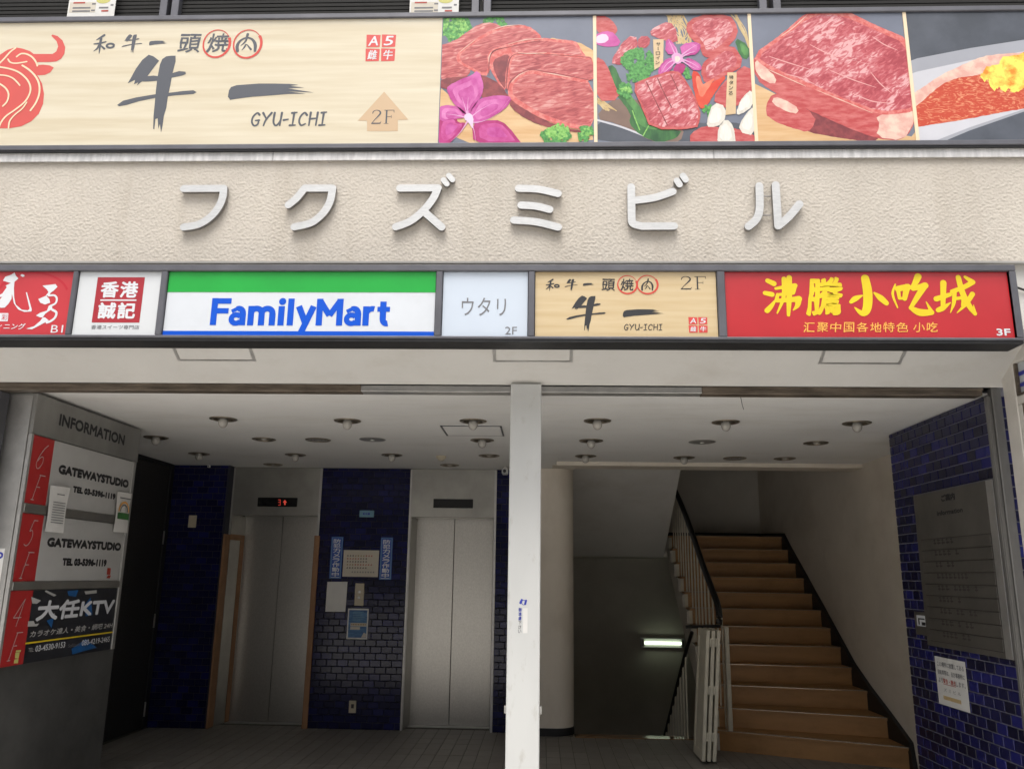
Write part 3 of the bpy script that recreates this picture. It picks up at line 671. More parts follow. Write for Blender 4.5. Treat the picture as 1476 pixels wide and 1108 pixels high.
lines = [([(125, 275), (80, 310), (40, 355), (0, 395), (-60, 450)], 15), ([(65, 365), (85, 390), (130, 398), (215, 385)], 13), ([(135, 345), (170, 322), (215, 325), (260, 350), (290, 390), (300, 418)], 15), ([(-60, 425), (0, 428), (90, 445), (160, 475), (220, 530), (245, 590), (235, 650), (195, 710), (120, 770), (50, 820), (10, 870), (-10, 920)], 15), ([(180, 415), (240, 455), (290, 510), (315, 570), (315, 640), (290, 710), (245, 775)], 16), ([(-60, 490), (40, 495), (100, 515), (140, 550), (160, 575)], 13), ([(-30, 545), (40, 590), (70, 640), (60, 700), (25, 740)], 15), ([(215, 710), (180, 760), (120, 810), (80, 860), (70, 918)], 13)]
m = MB()
for i, (pts, wd) in enumerate(lines): m.sheet(pB, stroke(UV(pB, cb(pts)), wd/5.5417*.00392), .0018+.0002*i)
part('bull_lines', m, 'cream_line', wp)
c3 = crop(120, 20, 4.341)
USHI = [[(410, 258), (440, 268), (475, 295), (440, 340), (405, 388), (385, 415), (360, 430), (335, 452), (345, 430), (318, 442), (325, 415), (278, 437), (300, 400), (330, 345), (370, 290)],
        [(400, 392), (440, 388), (470, 392), (550, 375), (600, 360), (640, 364), (643, 378), (620, 388), (560, 400), (470, 420), (400, 425), (370, 425)],
        [(520, 268), (550, 264), (578, 264), (578, 300), (560, 370), (545, 450), (530, 520), (520, 590), (505, 640), (497, 700), (487, 745), (480, 690), (470, 722), (466, 655), (452, 660), (449, 690), (445, 725), (438, 720), (440, 640), (448, 560), (455, 480), (465, 400), (480, 320), (495, 285)],
        [(212, 572), (250, 545), (330, 525), (450, 505), (560, 493), (620, 485), (690, 480), (710, 492), (690, 503), (560, 513), (450, 528), (350, 548), (270, 572), (225, 580)]]
ICHI = [(905, 520), (912, 480), (925, 460), (960, 448), (1100, 438), (1200, 438), (1290, 440), (1348, 446), (1296, 453), (1385, 463), (1280, 468), (1445, 494), (1270, 486), (1392, 501), (1280, 503), (1200, 510), (1060, 520), (960, 533), (920, 540)]
def remap(pts, a, b):
    (x0, x1, y0, y1), (X0, X1, Y0, Y1) = a, b
    return [(X0+(x-x0)/(x1-x0)*(X1-X0), Y0+(y-y0)/(y1-y0)*(Y1-Y0)) for x, y in pts]
part('brush_lettering', MB().sheet(pB, spolys(pB, [c3(p) for p in USHI]), .001).sheet(pB, [UV(pB, c3(ICHI))], .001), 'sumi', wp)
GY = [(13, [[(.85, .85), (.55, 1), (.15, .7), (.1, .3), (.4, 0), (.8, .1), (.85, .42)], [(.88, .42), (.5, .40)]]), (14, [[(.05, 1), (.5, .5)], [(.95, 1), (.45, .45), (.28, 0)]]), (13, [[(.1, 1), (.1, .3), (.4, 0), (.72, .15), (.9, .5)], [(.92, 1), (.88, 0)]]), (8, [[(.1, .42), (.9, .48)]]), (11, [[(.5, 1), (.48, 0)], [(.2, .98), (.85, 1.02)], [(.12, 0), (.85, .02)]]), (13, [[(.9, .8), (.6, 1), (.2, .7), (.12, .3), (.4, 0), (.85, .12)]]), (13, [[(.12, 1), (.1, 0)], [(.92, 1), (.88, 0)], [(.1, .5), (.9, .55)]]), (11, [[(.5, 1), (.48, 0)], [(.2, .98), (.85, 1.02)], [(.12, 0), (.85, .02)]])]
def gyu(mb, pl, x0, y0, x1, y1, w, mi=0):
    a = pl.uv(x0, y1); b = pl.uv(x1, y0); W_, H_ = b[0]-a[0], b[1]-a[1]; tot = sum(k for k, _ in GY)*1.18; u = 0; P = []
    for k, st in GY:
        kw = k/tot*W_
        for s_ in st: P += stroke([(a[0]+u+x*kw+y*H_*.06, a[1]+y*H_) for x, y in s_], [H_*.17]+[H_*.14]*(len(s_)-2)+[H_*.11], n=4)
        u += kw*1.18
    mb.sheet(pl, P, w, 0, mi)
def shop_name(mb, pl, cm, boxes, circ, mi_ink, parent, wring):
    for ch, (x0, y0, x1, y1) in zip('和牛一頭焼肉', boxes):
        (a, b), (c, d) = cm([(x0, y0), (x1, y1)])
        if ch in '頭焼': tbox(mb, pl, ch, a, b, c, d, w=.0012, mi=mi_ink, bold=.012, shear=.08, warp=.05); continue
        if ch == '牛': mb.sheet(pl, [UV(pl, cm(remap(p, (212, 710, 258, 745), (x0, x1, y0, y1)))) for p in USHI], .0012, 0, mi_ink); continue
        if ch == '一': mb.sheet(pl, [UV(pl, cm(remap(ICHI, (905, 1440, 438, 540), (x0, x1, y0-2, y1+2))))], .0012, 0, mi_ink); continue
        sb_, strokes = {'和': ((65, 200, 130, 255), (([(132, 136), (108, 152), (84, 166)], [16, 14, 6]), ([(68, 192), (104, 188), (142, 178)], [8, 13, 9]), ([(112, 158), (106, 200), (100, 252)], [17, 14, 5]), ([(102, 196), (88, 220), (66, 238)], [14, 12, 4]), ([(108, 200), (132, 222)], [8, 14]))),
                        '肉': ((950, 1085, 128, 240), (([(1028, 130), (1018, 168)], [18, 12]), ([(962, 236), (962, 200), (985, 168), (1024, 152), (1058, 164), (1076, 196), (1074, 236)], [20, 20, 14, 12, 16, 21, 16]), ([(1020, 166), (1004, 186), (984, 202)], [11, 10, 4]), ([(1016, 196), (1004, 216), (990, 230)], [11, 10, 4]), ([(1024, 196), (1048, 226)], [6, 14])))}[ch]
        sc = (pl.uv(c, d)[0]-pl.uv(a, d)[0])/(sb_[1]-sb_[0])
        PP = []
        for pts, ws in strokes: PP += stroke(UV(pl, cm(remap(pts, sb_, (x0, x1, y0, y1)))), [k*sc for k in ws])
        if ch == '和': q = UV(pl, cm(remap([(170, 203), (198, 190)], sb_, (x0, x1, y0, y1)))); PP += ring(q[0][0], q[0][1], q[1][0]-q[0][0]-.004, q[1][1]-q[0][1], 14*sc)
        mb.sheet(pl, PP, .0012, 0, mi_ink)
    for i, (cx, cy, r, ry, a0, a1) in enumerate(circ):
        (p,), (q,) = cm([(cx, cy)]), cm([(cx+r, cy-ry)])
        o, e = pl.uv(*p), pl.uv(*q); part('red_ring', MB().sheet(pl, ring(o[0], o[1], e[0]-o[0], e[1]-o[1], wring, a0, a1, True), .0016+.0004*i), 'ringred', parent)
m = MB(); shop_name(m, pB, c3, [(65, 130, 200, 252), (240, 130, 370, 250), (412, 172, 528, 198), (588, 128, 730, 245), (768, 125, 905, 243), (953, 128, 1085, 238)],
                    [(835, 188, 92, 86, 385, 30), (1028, 190, 95, 88, 395, 20)], 0, wp, .0175)
part('lettering', m, ['sumi', 'ringred'], wp)
m = MB(); gyu(m, pB, 361, 162.5, 473, 181.5, .0012)
part('lettering', m, 'sumi', wp)
def stamp(mb, pl, x0, y0, x1, y1, w=.001):
    a = pl.uv(x0, y1); b = pl.uv(x1, y0); u0, v0, u1, v1 = a[0], a[1], b[0], b[1]; g = (u1-u0)*.022; um, vm = (u0+u1)/2, (v0+v1)/2
    for (p, q, r, s), ch in zip(((u0, um-g, vm+g, v1), (um+g, u1, vm+g, v1), (u0, um-g, v0, vm-g), (um+g, u1, v0, vm-g)), 'A5雌牛'):
        e = (q-p)*.04; mb.sheet(pl, [[(p+e, r), (q-e*.5, r+e*.4), (q, s-e), (p, s)]], w, 0, 0)
        i = (q-p)*.16; text(mb, pl, ch, (p+i, r+i*.8), (q-i, r+i*.8), (p+i, s-i*.8), w=w+.0006, mi=1, bold=.015, shear=.12, px=False, warp=.04)
m = MB(); stamp(m, pB, 526, 50, 571, 89); part('stamp', m, ['stampred', 'white'], wp)
ca = crop(510, 35, 6.92)
m = MB().sheet(pB, [UV(pB, ca([(303, 675), (545, 955), (440, 958), (440, 1068), (132, 1068), (132, 965), (38, 965)]))], .001, 0, 0)
def serif_2F(mb, pl, x0, y0, x1, y1, w, mi, k=.011):
    a = pl.uv(x0, y1); b = pl.uv(x1, y0); W_, H_ = b[0]-a[0], b[1]-a[1]
    def g(pts): return [(a[0]+x*W_, a[1]+y*H_) for x, y in pts]
    H = H_
    mb.sheet(pl, stroke(g([(.03, .76), (.06, .90), (.18, .99), (.32, .94), (.38, .78), (.30, .58), (.15, .32), (.02, .05)]), [.05*H, .06*H, .04*H, .07*H, .11*H, .09*H, .05*H, .04*H])
             + stroke(g([(.01, .035), (.38, .04)]), [.08*H, .08*H], False) + stroke(g([(.38, .04), (.43, .17)]), [.07*H, .02*H], False)
             + stroke(g([(.66, .0), (.66, 1.0)]), .10*H, False, False) + stroke(g([(.56, .015), (.76, .015)]), .03*H, False) + stroke(g([(.56, .985), (.98, .985)]), .035*H, False)
             + stroke(g([(.98, .985), (1.0, .80)]), [.05*H, .02*H], False) + stroke(g([(.66, .52), (.88, .52)]), .03*H, False) + stroke(g([(.88, .62), (.88, .42)]), .025*H, False), w, 0, mi)
serif_2F(m, pB, 535.5, 159, 568.5, 179, .0022, 1)
part('floor_arrow', m, ['arrow', 'sumi'], wp)

# meat photographs: flat prints cut out of layered shapes
def picture(x0, x1, bgm, label):
    return part('picture_panel', MB().box(bx(x0)+.0004, bx(x1)-.0004, YB-.001, YB+.02, z0b, z1b), bgm, B, label)
def clipz(q, lo, hi, ax):
    out = []
    for i in range(len(q)):
        a, b = q[i], q[(i+1) % len(q)]
        ia, ib = lo <= a[ax], lo <= b[ax]
        for lim, sgn in ((lo, 1),):
            if (a[ax]-lim)*sgn >= 0: out.append(a)
            if ((a[ax]-lim)*sgn >= 0) != ((b[ax]-lim)*sgn >= 0):
                t = (lim-a[ax])/(b[ax]-a[ax]); out.append(tuple(a[k]+(b[k]-a[k])*t for k in (0, 1)))
    q = out; out = []
    for i in range(len(q)):
        a, b = q[i], q[(i+1) % len(q)]
        if a[ax] <= hi: out.append(a)
        if (a[ax] <= hi) != (b[ax] <= hi):
            t = (hi-a[ax])/(b[ax]-a[ax]); out.append(tuple(a[k]+(b[k]-a[k])*t for k in (0, 1)))
    return out
class Print:
    def __init__(s, panel, cm, u0, u1): s.p, s.cm, s.k, s.u0, s.u1 = panel, cm, 0, bx(u0)+.005, bx(u1)-.005
    def clip(s, q):
        q = clipz(q, z0b+.001, z1b-.001, 1) if q else q
        return clipz(q, s.u0, s.u1, 0) if q else q
    def add(s, name, m, *polys, curve=True, tone=()):
        s.k += 1; pp = []
        for p in polys:
            q = UV(pB, s.cm(p))
            if curve and len(q) > 3:                          # soften the corners
                r = []
                for i in range(len(q)):
                    a, b = np.array(q[i]), np.array(q[(i+1) % len(q)]); r += [tuple(a*.75+b*.25), tuple(a*.25+b*.75)]
                q = r; r = []
                for i in range(len(q)):
                    a, b = np.array(q[i]), np.array(q[(i+1) % len(q)]); nn = max(1, int(np.hypot(*(b-a))/.012))
                    for k in range(nn):
                        c = a+(b-a)*k/nn; v = noise.noise_vector(Vector((c[0]*38, c[1]*38, s.k*3.3)))*.0032+noise.noise_vector(Vector((c[0]*110, c[1]*110, s.k)))*.0016; r.append((c[0]+v.x, c[1]+v.y))
                q = r
            q = s.clip(q)
            if len(q) > 2: part(name, MB().sheet(pB, [q], .0012+.00014*s.k), m, s.p)
        for m2, kk, dx, dy in tone:                           # printed tones: the same shape shrunk and shifted
            tp = []
            for p in polys:
                c = np.mean(np.array(p, float), 0); tp.append([tuple(c+(np.array(v)-c)*kk+np.array([dx, dy])) for v in p])
            s.add(name+'_tone', m2, *tp)
    def lines(s, name, m, segs, wd):
        s.k += 1; pp = []
        for sg in segs:
            for q in stroke(UV(pB, s.cm(sg)), wd if not isinstance(wd, list) else [wd[min(i, 2)] if i < len(sg)-1 else wd[2] for i in range(len(sg))], cap=False):
                q = s.clip(q)
                if len(q) > 2: pp.append(q)
        if pp: part(name, MB().sheet(pB, pp, .0012+.00014*s.k), m, s.p, kind='stuff')
    def cluster(s, name, m, cx, cy, rx, ry, n, r):
        s.k += 1; pp = []; rnd = random.Random(int(cx*7+cy))
        for _ in range(n):
            a, q = rnd.uniform(0, 6.28), rnd.random()**.5; x, y = cx+rx*q*math.cos(a), cy+ry*q*math.sin(a); rr = r*rnd.uniform(.6, 1.2)
            pts = [(x+rr*(1+.35*math.sin(k*2.4+a))*math.cos(k*.785), y+rr*(1+.35*math.sin(k*2.4+a))*math.sin(k*.785)) for k in range(8)]
            c = s.clip(UV(pB, s.cm(pts)))
            if len(c) > 2: pp.append(c)
        if pp: part(name, MB().sheet(pB, pp, .0012+.00014*s.k), m, s.p, kind='stuff')
p1 = Print(picture(634.5, 857.8, 'slate', 'picture of lean beef slices fanned out behind a purple orchid'), crop(620, 15, 5.54), 634.5, 857.8)
p1.add('printed_board', 'plank', [(60, 600), (180, 700), (350, 780), (700, 700), (950, 900), (1300, 900), (1300, 1080), (60, 1080)], [(860, 200), (1310, 285), (1310, 460), (1100, 350)])
p1.cluster('printed_parsley', 'parsley', 200, 150, 130, 100, 60, 28); p1.cluster('printed_parsley', 'parsley', 520, 95, 110, 32, 22, 20)
p1.cluster('printed_parsley', 'parsley_l', 190, 140, 110, 80, 40, 14)
p1.add('printed_meat', 'meat_lean', [(60, 290), (200, 245), (290, 180), (400, 105), (500, 98), (610, 150), (520, 210), (320, 420), (320, 530), (200, 550), (60, 555)])
p1.add('printed_meat', 'meat_edge', [(205, 375), (235, 325), (355, 235), (500, 155), (600, 125), (740, 115), (825, 150), (895, 215), (870, 245), (650, 290), (490, 340), (470, 530), (400, 520), (285, 460), (220, 420)])
p1.add('printed_meat', 'meat_lean', [(235, 375), (260, 340), (370, 255), (505, 180), (605, 145), (735, 138), (805, 165), (870, 215), (850, 240), (640, 285), (480, 335), (460, 500), (400, 495), (300, 440), (245, 410)])
p1.add('printed_meat', 'meat_edge', [(455, 375), (480, 315), (620, 270), (760, 233), (900, 222), (1050, 240), (1160, 245), (1190, 290), (1260, 400), (1100, 370), (800, 360), (660, 370), (620, 450), (610, 660), (550, 600), (490, 490), (460, 435)])
p1.add('printed_meat', 'meat_lean', [(640, 290), (770, 255), (900, 245), (1050, 262), (1140, 270), (1170, 300), (1230, 375), (1090, 352), (800, 345), (655, 350)])
p1.add('printed_meat', 'meat_dark', [(500, 400), (560, 370), (640, 350), (620, 450), (608, 640), (550, 570), (510, 480)])
p1.add('printed_meat', 'meat_dark', [(70, 545), (330, 530), (420, 515), (560, 590), (620, 680), (660, 740), (450, 760), (380, 640), (75, 640)])
p1.add('printed_meat', 'meat_edge', [(632, 365), (690, 335), (800, 343), (940, 335), (1080, 355), (1200, 362), (1310, 382), (1310, 600), (1000, 540), (800, 500), (660, 570), (605, 660), (598, 520), (615, 440)])
p1.add('printed_meat', 'meat_lean', [(665, 385), (700, 360), (800, 366), (940, 358), (1080, 378), (1200, 385), (1310, 405), (1310, 580), (1000, 525), (800, 480), (660, 545), (630, 560), (640, 450)])
p1.add('printed_meat', 'meat_dark', [(640, 700), (720, 770), (860, 855), (1010, 920), (1160, 960), (1310, 965), (1310, 985), (1000, 960), (780, 880), (640, 780)])
p1.add('printed_meat', 'meat_edge', [(618, 650), (630, 575), (700, 520), (790, 478), (900, 495), (1100, 530), (1310, 572), (1310, 958), (1150, 950), (1000, 912), (850, 850), (700, 760), (630, 700)])
p1.add('printed_meat', 'meat_lean', [(655, 640), (670, 590), (720, 545), (795, 508), (900, 522), (1100, 556), (1310, 598), (1310, 930), (1150, 915), (1000, 872), (850, 805), (710, 720), (665, 680)])
p1.lines('printed_shade', 'meat_dark', [[(470, 530), (490, 345), (650, 292), (880, 245)], [(608, 650), (622, 450), (665, 362), (800, 352), (1200, 372), (1290, 392)], [(620, 640), (640, 575), (705, 515), (795, 474), (900, 490), (1100, 525), (1300, 566)]], [.003, .008, .003])
p1.lines('printed_highlight', 'meat_fat', [[(500, 160), (600, 130), (730, 120)], [(620, 276), (760, 240), (900, 229)], [(700, 342), (800, 349), (930, 341)], [(650, 580), (710, 520), (790, 486)], [(900, 500), (1000, 516), (1120, 540)], [(240, 335), (300, 285), (360, 240)], [(470, 420), (470, 380), (490, 335)]], [.002, .006, .002])
p1.add('printed_petal', 'orchid_d', [(60, 890), (140, 840), (210, 855), (220, 900), (300, 900), (220, 1000), (150, 1075), (60, 1075)], [(330, 905), (450, 880), (570, 885), (640, 950), (705, 1030), (735, 1080), (350, 1080)], tone=(('orchid_ld', .74, 0, 0), ('orchid', .42, 0, 0)))
p1.add('printed_petal', 'orchid', [(285, 840), (195, 760), (135, 660), (140, 605), (250, 555), (330, 525), (385, 478), (432, 600), (415, 690), (352, 770), (312, 840)], [(305, 850), (345, 765), (400, 708), (480, 688), (580, 682), (655, 698), (625, 770), (540, 830), (420, 890), (340, 915)], [(60, 770), (180, 757), (262, 797), (300, 855), (220, 870), (60, 895)], tone=(('orchid_l', .72, 0, 4), ('orchid', .45, 0, 14)))
p1.lines('printed_petal_vein', 'orchid_v', [[(300, 850), (280, 780), (255, 700)], [(305, 855), (300, 780), (305, 700)], [(310, 870), (400, 800), (500, 745)], [(290, 860), (200, 840), (100, 830)], [(315, 880), (350, 960), (365, 1060)], [(300, 890), (240, 980), (170, 1050)], [(320, 900), (420, 890), (540, 830), (640, 705)]], [.010, .004, .001])
p1.add('printed_flower_centre', 'orchid_w', [(280, 830), (330, 825), (350, 890), (340, 960), (310, 900), (270, 870)])
p1.cluster('printed_parsley', 'parsley', 1000, 1010, 110, 60, 40, 26); p1.cluster('printed_parsley', 'parsley', 1240, 985, 55, 60, 26, 22)
p1.cluster('printed_parsley', 'parsley_l', 1020, 975, 90, 60, 34, 20); p1.cluster('printed_parsley', 'parsley_l', 1240, 975, 40, 45, 14, 11)
p2 = Print(picture(857.8, 1085, 'slate', 'picture of a marbled meat platter with orchids, parsley and wooden name tags'), crop(850, 15, 5.54), 857.8, 1085)
p2.add('printed_board', 'slate2', [(40, 880), (250, 940), (430, 1010), (700, 900), (1330, 900), (1330, 1080), (40, 1080)])
p2.add('printed_tray', 'tray', [(40, 870), (150, 720), (330, 700), (520, 760), (760, 940), (720, 1060), (560, 1075), (330, 960), (200, 900)])
p2.lines('printed_tray_edge', 'plate', [[(50, 875), (250, 932), (440, 1005)]], .012)
rs = random.Random(3)
p2.lines('printed_straw', 'straw', [[(590+rs.uniform(-30, 170), 20), (650+rs.uniform(0, 150), 150+rs.uniform(-20, 30)), (690+rs.uniform(0, 120), 270)] for _ in range(26)] + [[(1130+rs.uniform(-10, 40), 30), (1200+rs.uniform(0, 40), 150), (1270, 260+rs.uniform(0, 60))] for _ in range(9)] + [[(50+rs.uniform(0, 60), 700+rs.uniform(0, 60)), (110+rs.uniform(0, 110), 770+rs.uniform(0, 40))] for _ in range(16)], .006)
p2.add('printed_leaf', 'leaf', [(130, 450), (200, 435), (245, 560), (335, 700), (420, 790), (480, 950), (740, 950), (700, 1020), (560, 1065), (400, 1000), (310, 900), (335, 830), (190, 650)], [(1150, 215), (1270, 280), (1275, 400), (1200, 375)], tone=(('leaf_l', .62, 10, 0),))
p2.lines('printed_leaf_vein', 'parsley_l', [[(425, 1005), (520, 850), (640, 760)], [(400, 960), (360, 860), (340, 800)]], .007)
p2.add('printed_meat', 'meat_side', [(40, 40), (130, 45), (205, 110), (228, 185), (150, 205), (40, 170)], [(40, 365), (130, 415), (185, 560), (255, 718), (40, 728)])
p2.add('printed_meat', 'meat_marble', [(155, 420), (300, 205), (395, 225), (355, 395), (240, 445)], [(385, 212), (485, 208), (475, 295), (385, 315)], [(472, 190), (515, 135), (645, 85), (700, 180), (700, 270), (560, 235)])
p2.add('printed_petal', 'orchid', [(40, 200), (120, 165), (205, 185), (255, 280), (150, 300), (40, 275)], curve=True)
p2.add('printed_petal', 'orchid_w', [(45, 215), (120, 185), (160, 230), (110, 270), (50, 262)])
p2.add('printed_meat', 'meat_side', [(755, 130), (850, 42), (1110, 30), (1190, 140), (1160, 250), (1000, 370), (915, 390), (870, 275), (810, 240)])
p2.add('printed_meat', 'meat_marble', [(800, 140), (870, 70), (1090, 60), (1150, 140), (1120, 220), (990, 320), (930, 330), (900, 250)])
p2.add('printed_meat', 'meat_side', [(880, 480), (925, 395), (1130, 250), (1245, 440), (1080, 530), (925, 605)], [(975, 710), (1080, 560), (1280, 410), (1310, 660), (1210, 760), (1060, 790)])
p2.add('printed_meat', 'meat_marble', [(920, 470), (960, 410), (1120, 300), (1195, 430), (1060, 500), (945, 560)])
p2.add('printed_pepper', 'pepper', [(810, 480), (875, 500), (912, 625), (980, 575), (1110, 510), (1005, 650), (925, 785), (875, 790), (832, 660)], tone=(('pepper_l', .55, -18, -20),))
p2.cluster('printed_parsley', 'parsley', 390, 440, 130, 120, 90, 26); p2.cluster('printed_parsley', 'parsley', 280, 640, 50, 60, 24, 22); p2.cluster('printed_parsley', 'parsley', 945, 800, 40, 40, 16, 18); p2.cluster('printed_parsley', 'parsley', 780, 510, 30, 40, 12, 16)
p2.cluster('printed_parsley', 'parsley_l', 290, 630, 40, 40, 12, 14)
p2.add('printed_tag', 'tag', [(505, 238), (590, 235), (585, 440), (515, 480)], [(1098, 500), (1172, 500), (1165, 830), (1083, 840)], curve=False)
p2.add('printed_meat', 'meat_side', [(800, 985), (920, 920), (1050, 940), (1150, 940), (1330, 1000), (1330, 1070), (800, 1070)])
p2.add('printed_shallot', 'shell', [(925, 905), (985, 735), (1090, 770), (1075, 910), (955, 945)], [(1165, 830), (1205, 710), (1300, 625), (1310, 770), (1200, 840)], [(1180, 970), (1225, 850), (1320, 760), (1320, 1010)], [(1015, 1080), (1025, 930), (1090, 865), (1150, 930), (1168, 1080)], tone=(('shell_l', .66, -6, -4),))
p2.add('printed_petal', 'orchid', [(612, 215), (690, 290), (705, 355), (600, 355)], [(715, 275), (890, 252), (872, 355), (735, 375)], [(545, 535), (552, 455), (620, 380), (690, 400), (645, 490)], [(750, 372), (875, 420), (900, 488), (800, 480)], tone=(('orchid_l', .68, 0, 0),))
p2.add('printed_petal', 'orchid_d', [(662, 480), (695, 425), (765, 435), (755, 500), (700, 525)])
p2.lines('printed_petal_vein', 'orchid_v', [[(690, 375), (660, 310), (625, 235)], [(700, 370), (690, 320), (660, 270)], [(720, 375), (790, 320), (870, 270)], [(720, 385), (800, 345), (850, 335)], [(680, 400), (620, 430), (565, 510)], [(690, 410), (630, 470), (570, 520)], [(730, 395), (810, 425), (880, 470)], [(725, 400), (800, 450), (850, 475)]], [.012, .005, .001])
p2.add('printed_flower_centre', 'orchid_v', [(650, 355), (700, 340), (745, 375), (735, 425), (690, 435), (655, 405)]); p2.add('printed_flower_centre', 'shell', [(675, 375), (705, 365), (725, 390), (710, 420), (680, 415)])
p2.add('printed_meat', 'meat_side', [(335, 600), (440, 552), (560, 512), (692, 480), (748, 540), (820, 650), (882, 800), (882, 885), (848, 955), (485, 955), (422, 800)])
p2.add('printed_meat', 'meat_marble', [(355, 610), (445, 568), (560, 530), (685, 500), (735, 548), (805, 655), (865, 805), (862, 880), (835, 935), (495, 935), (440, 795)])
p2.lines('printed_cut', 'meat_dark', [[(450, 575), (530, 740), (620, 925)], [(540, 545), (590, 660), (655, 785)], [(645, 520), (680, 590), (705, 650)]], .006)
m = MB(); cq = crop(850, 15, 5.54)
for s_, x, y0, dy in (('サーロイン', 547, 262, 37), ('特タン芯', 1130, 525, 42)):
    for k, ch in enumerate(s_):
        ((a, b), (c, d)) = cq([(x-17-k*1.5, y0+k*dy), (x+17-k*1.5, y0+k*dy+dy*.72)])
        if ch == 'ー': a, c = (a+c)/2-.5, (a+c)/2+.5
        tbox(m, pB, '｜' if ch == 'ー' else ch, a, b, c, d, w=.0012+.00014*p2.k+.0004, bold=.012)
part('lettering', m, 'ink', p2.p)
p3 = Print(picture(1085, 1313, 'slate', 'picture of one thick marbled steak lying on a wooden plank'), crop(1060, 0, 3.548), 1085, 1313)
p3.add('printed_board', 'plank', [(60, 410), (200, 480), (400, 600), (900, 700), (980, 600), (980, 750), (60, 750)], curve=False)
p3.add('printed_meat', 'meat_dark', [(250, 480), (420, 590), (740, 700), (700, 730), (420, 690), (330, 660)])
p3.add('printed_meat', 'meat_side', [(152, 545), (190, 475), (260, 500), (415, 590), (390, 668), (340, 675), (165, 610)])
p3.add('printed_meat', 'meat_fat', [(180, 530), (200, 495), (260, 515), (330, 560), (300, 590)])
p3.add('printed_meat', 'meat_side', [(85, 280), (150, 330), (350, 420), (560, 505), (740, 575), (930, 560), (915, 640), (855, 722), (720, 710), (560, 650), (300, 530), (190, 470), (100, 405)])
p3.add('printed_meat', 'meat_fat', [(715, 590), (870, 570), (925, 560), (908, 640), (855, 722), (715, 700), (740, 640)], [(95, 300), (150, 340), (210, 400), (200, 440), (110, 390)])
p3.add('printed_meat', 'meat_edge', [(82, 285), (230, 183), (380, 50), (550, 50), (720, 132), (900, 208), (935, 400), (935, 560), (870, 582), (730, 592), (560, 530), (350, 438), (150, 348)])
p3.add('printed_meat', 'meat_marble', [(110, 288), (240, 200), (395, 78), (535, 78), (710, 155), (880, 230), (910, 400), (910, 545), (865, 562), (735, 572), (570, 510), (360, 420), (165, 335)])
rs = random.Random(5)
p3.lines('printed_fat_line', 'meat_line', [[(380, 230), (470, 275), (560, 300), (680, 330)], [(170, 290), (260, 320), (390, 360)], [(480, 360), (600, 410), (720, 450)], [(250, 380), (330, 400), (420, 440)], [(690, 370), (740, 430), (800, 480)], [(600, 480), (700, 520), (800, 530)], [(700, 190), (760, 230), (830, 260)]], [.003, .007, .002])
p3.lines('printed_highlight', 'meat_fat', [[(150, 350), (250, 395), (360, 444)], [(420, 465), (560, 522), (700, 580)], [(230, 190), (300, 140), (370, 75)]], [.002, .006, .002])
p4 = Print(picture(1313, 1760, 'slate2', 'picture of seared beef flaming on a long white plate'), crop(1060, 0, 3.548), 1313, 1760)
p4.add('printed_plate', 'plate_d', [(850, 330), (930, 300), (1200, 248), (1476, 205), (2300, 90), (2300, 500), (1476, 572), (1200, 668), (1040, 735), (850, 735)], curve=False)
p4.add('printed_plate', 'plate', [(850, 395), (930, 368), (1200, 310), (1476, 265), (2300, 150), (2300, 480), (1476, 560), (1200, 652), (1020, 722), (850, 722)], curve=False)
p4.add('printed_meat', 'meat_fat', [(850, 520), (945, 455), (1050, 385), (1230, 302), (1300, 282), (1476, 270), (2000, 240), (2000, 420), (1380, 430), (1000, 540), (850, 600)])
p4.add('printed_meat', 'meat_sear', [(850, 590), (945, 530), (1000, 475), (1100, 405), (1250, 385), (1476, 345), (2000, 320), (2000, 490), (1476, 555), (1200, 608), (1000, 640), (850, 665)])
p4.cluster('printed_flame', 'flame', 1440, 390, 170, 70, 50, 32); p4.cluster('printed_flame', 'flame', 1540, 350, 170, 70, 40, 36)
for px in (857.8, 1085, 1313): part('divider_strip', MB().box(bx(px)-.010, bx(px)+.010, YB-.0062, YB-.0011, z0b, z1b), 'cream_line', B)

# ------------------------------------------------------------------ row of tenant signs
T = thing('tenant_sign_row', 'long dark framed row of six shop signs over the entrance', 'sign', (-0.3, YS, 2.78))
TX0, TX1 = -3.75, 2.520
ZT0, ZT1 = 2.80, 3.17
X_ = [(pS.uv(a, 484)[0], pS.uv(b, 487)[0]) for a, b in ((-130, 94.5), (102.6, 223.6), (233.7, 625.7), (636, 760.5), (770.6, 1036), (1048, 1463.8))]
m = MB().box(TX0, TX1, YS-.02, YS+.15, 2.784, ZT0-.001, c=.004).box(TX0, TX1, YS-.02, YS+.15, ZT1+.001, 3.206, c=.004)
ed = [TX0]+[v for x in X_ for v in x]+[TX1]
for a, b in zip(ed[2::2], ed[3::2]): m.box(a+.001, b-.001, YS-.018, YS+.05, ZT0-.0005, ZT1+.0005, c=.004)
m.box(X_[-1][1]+.001, TX1, YS-.0195, YS+.15, ZT0-.0005, ZT1+.0005, c=.004)
part('frame', m, 'frame', T)
part('underside', MB().box(TX0, TX1-.004, YS-.012, YS+.14, 2.768, 2.7835), 'black', T)
part('back_panel', MB().box(TX0, TX1-.01, YS+.05, YS+.145, ZT0, ZT1), 'black', T)
def tenant(i, m, label): return part('sign_panel', MB().box(X_[i][0]+.002, X_[i][1]-.002, YS, YS+.03, ZT0, ZT1), m, T, label)
ch = crop(0, 380, 5.677)
o = tenant(0, 'red1', 'red panel with white brush characters, floor B1')
m = MB()
m.sheet(pS, ring(*pS.uv(45, 430), .21, .15, .012, 20, 160), .0008, 0, 2)
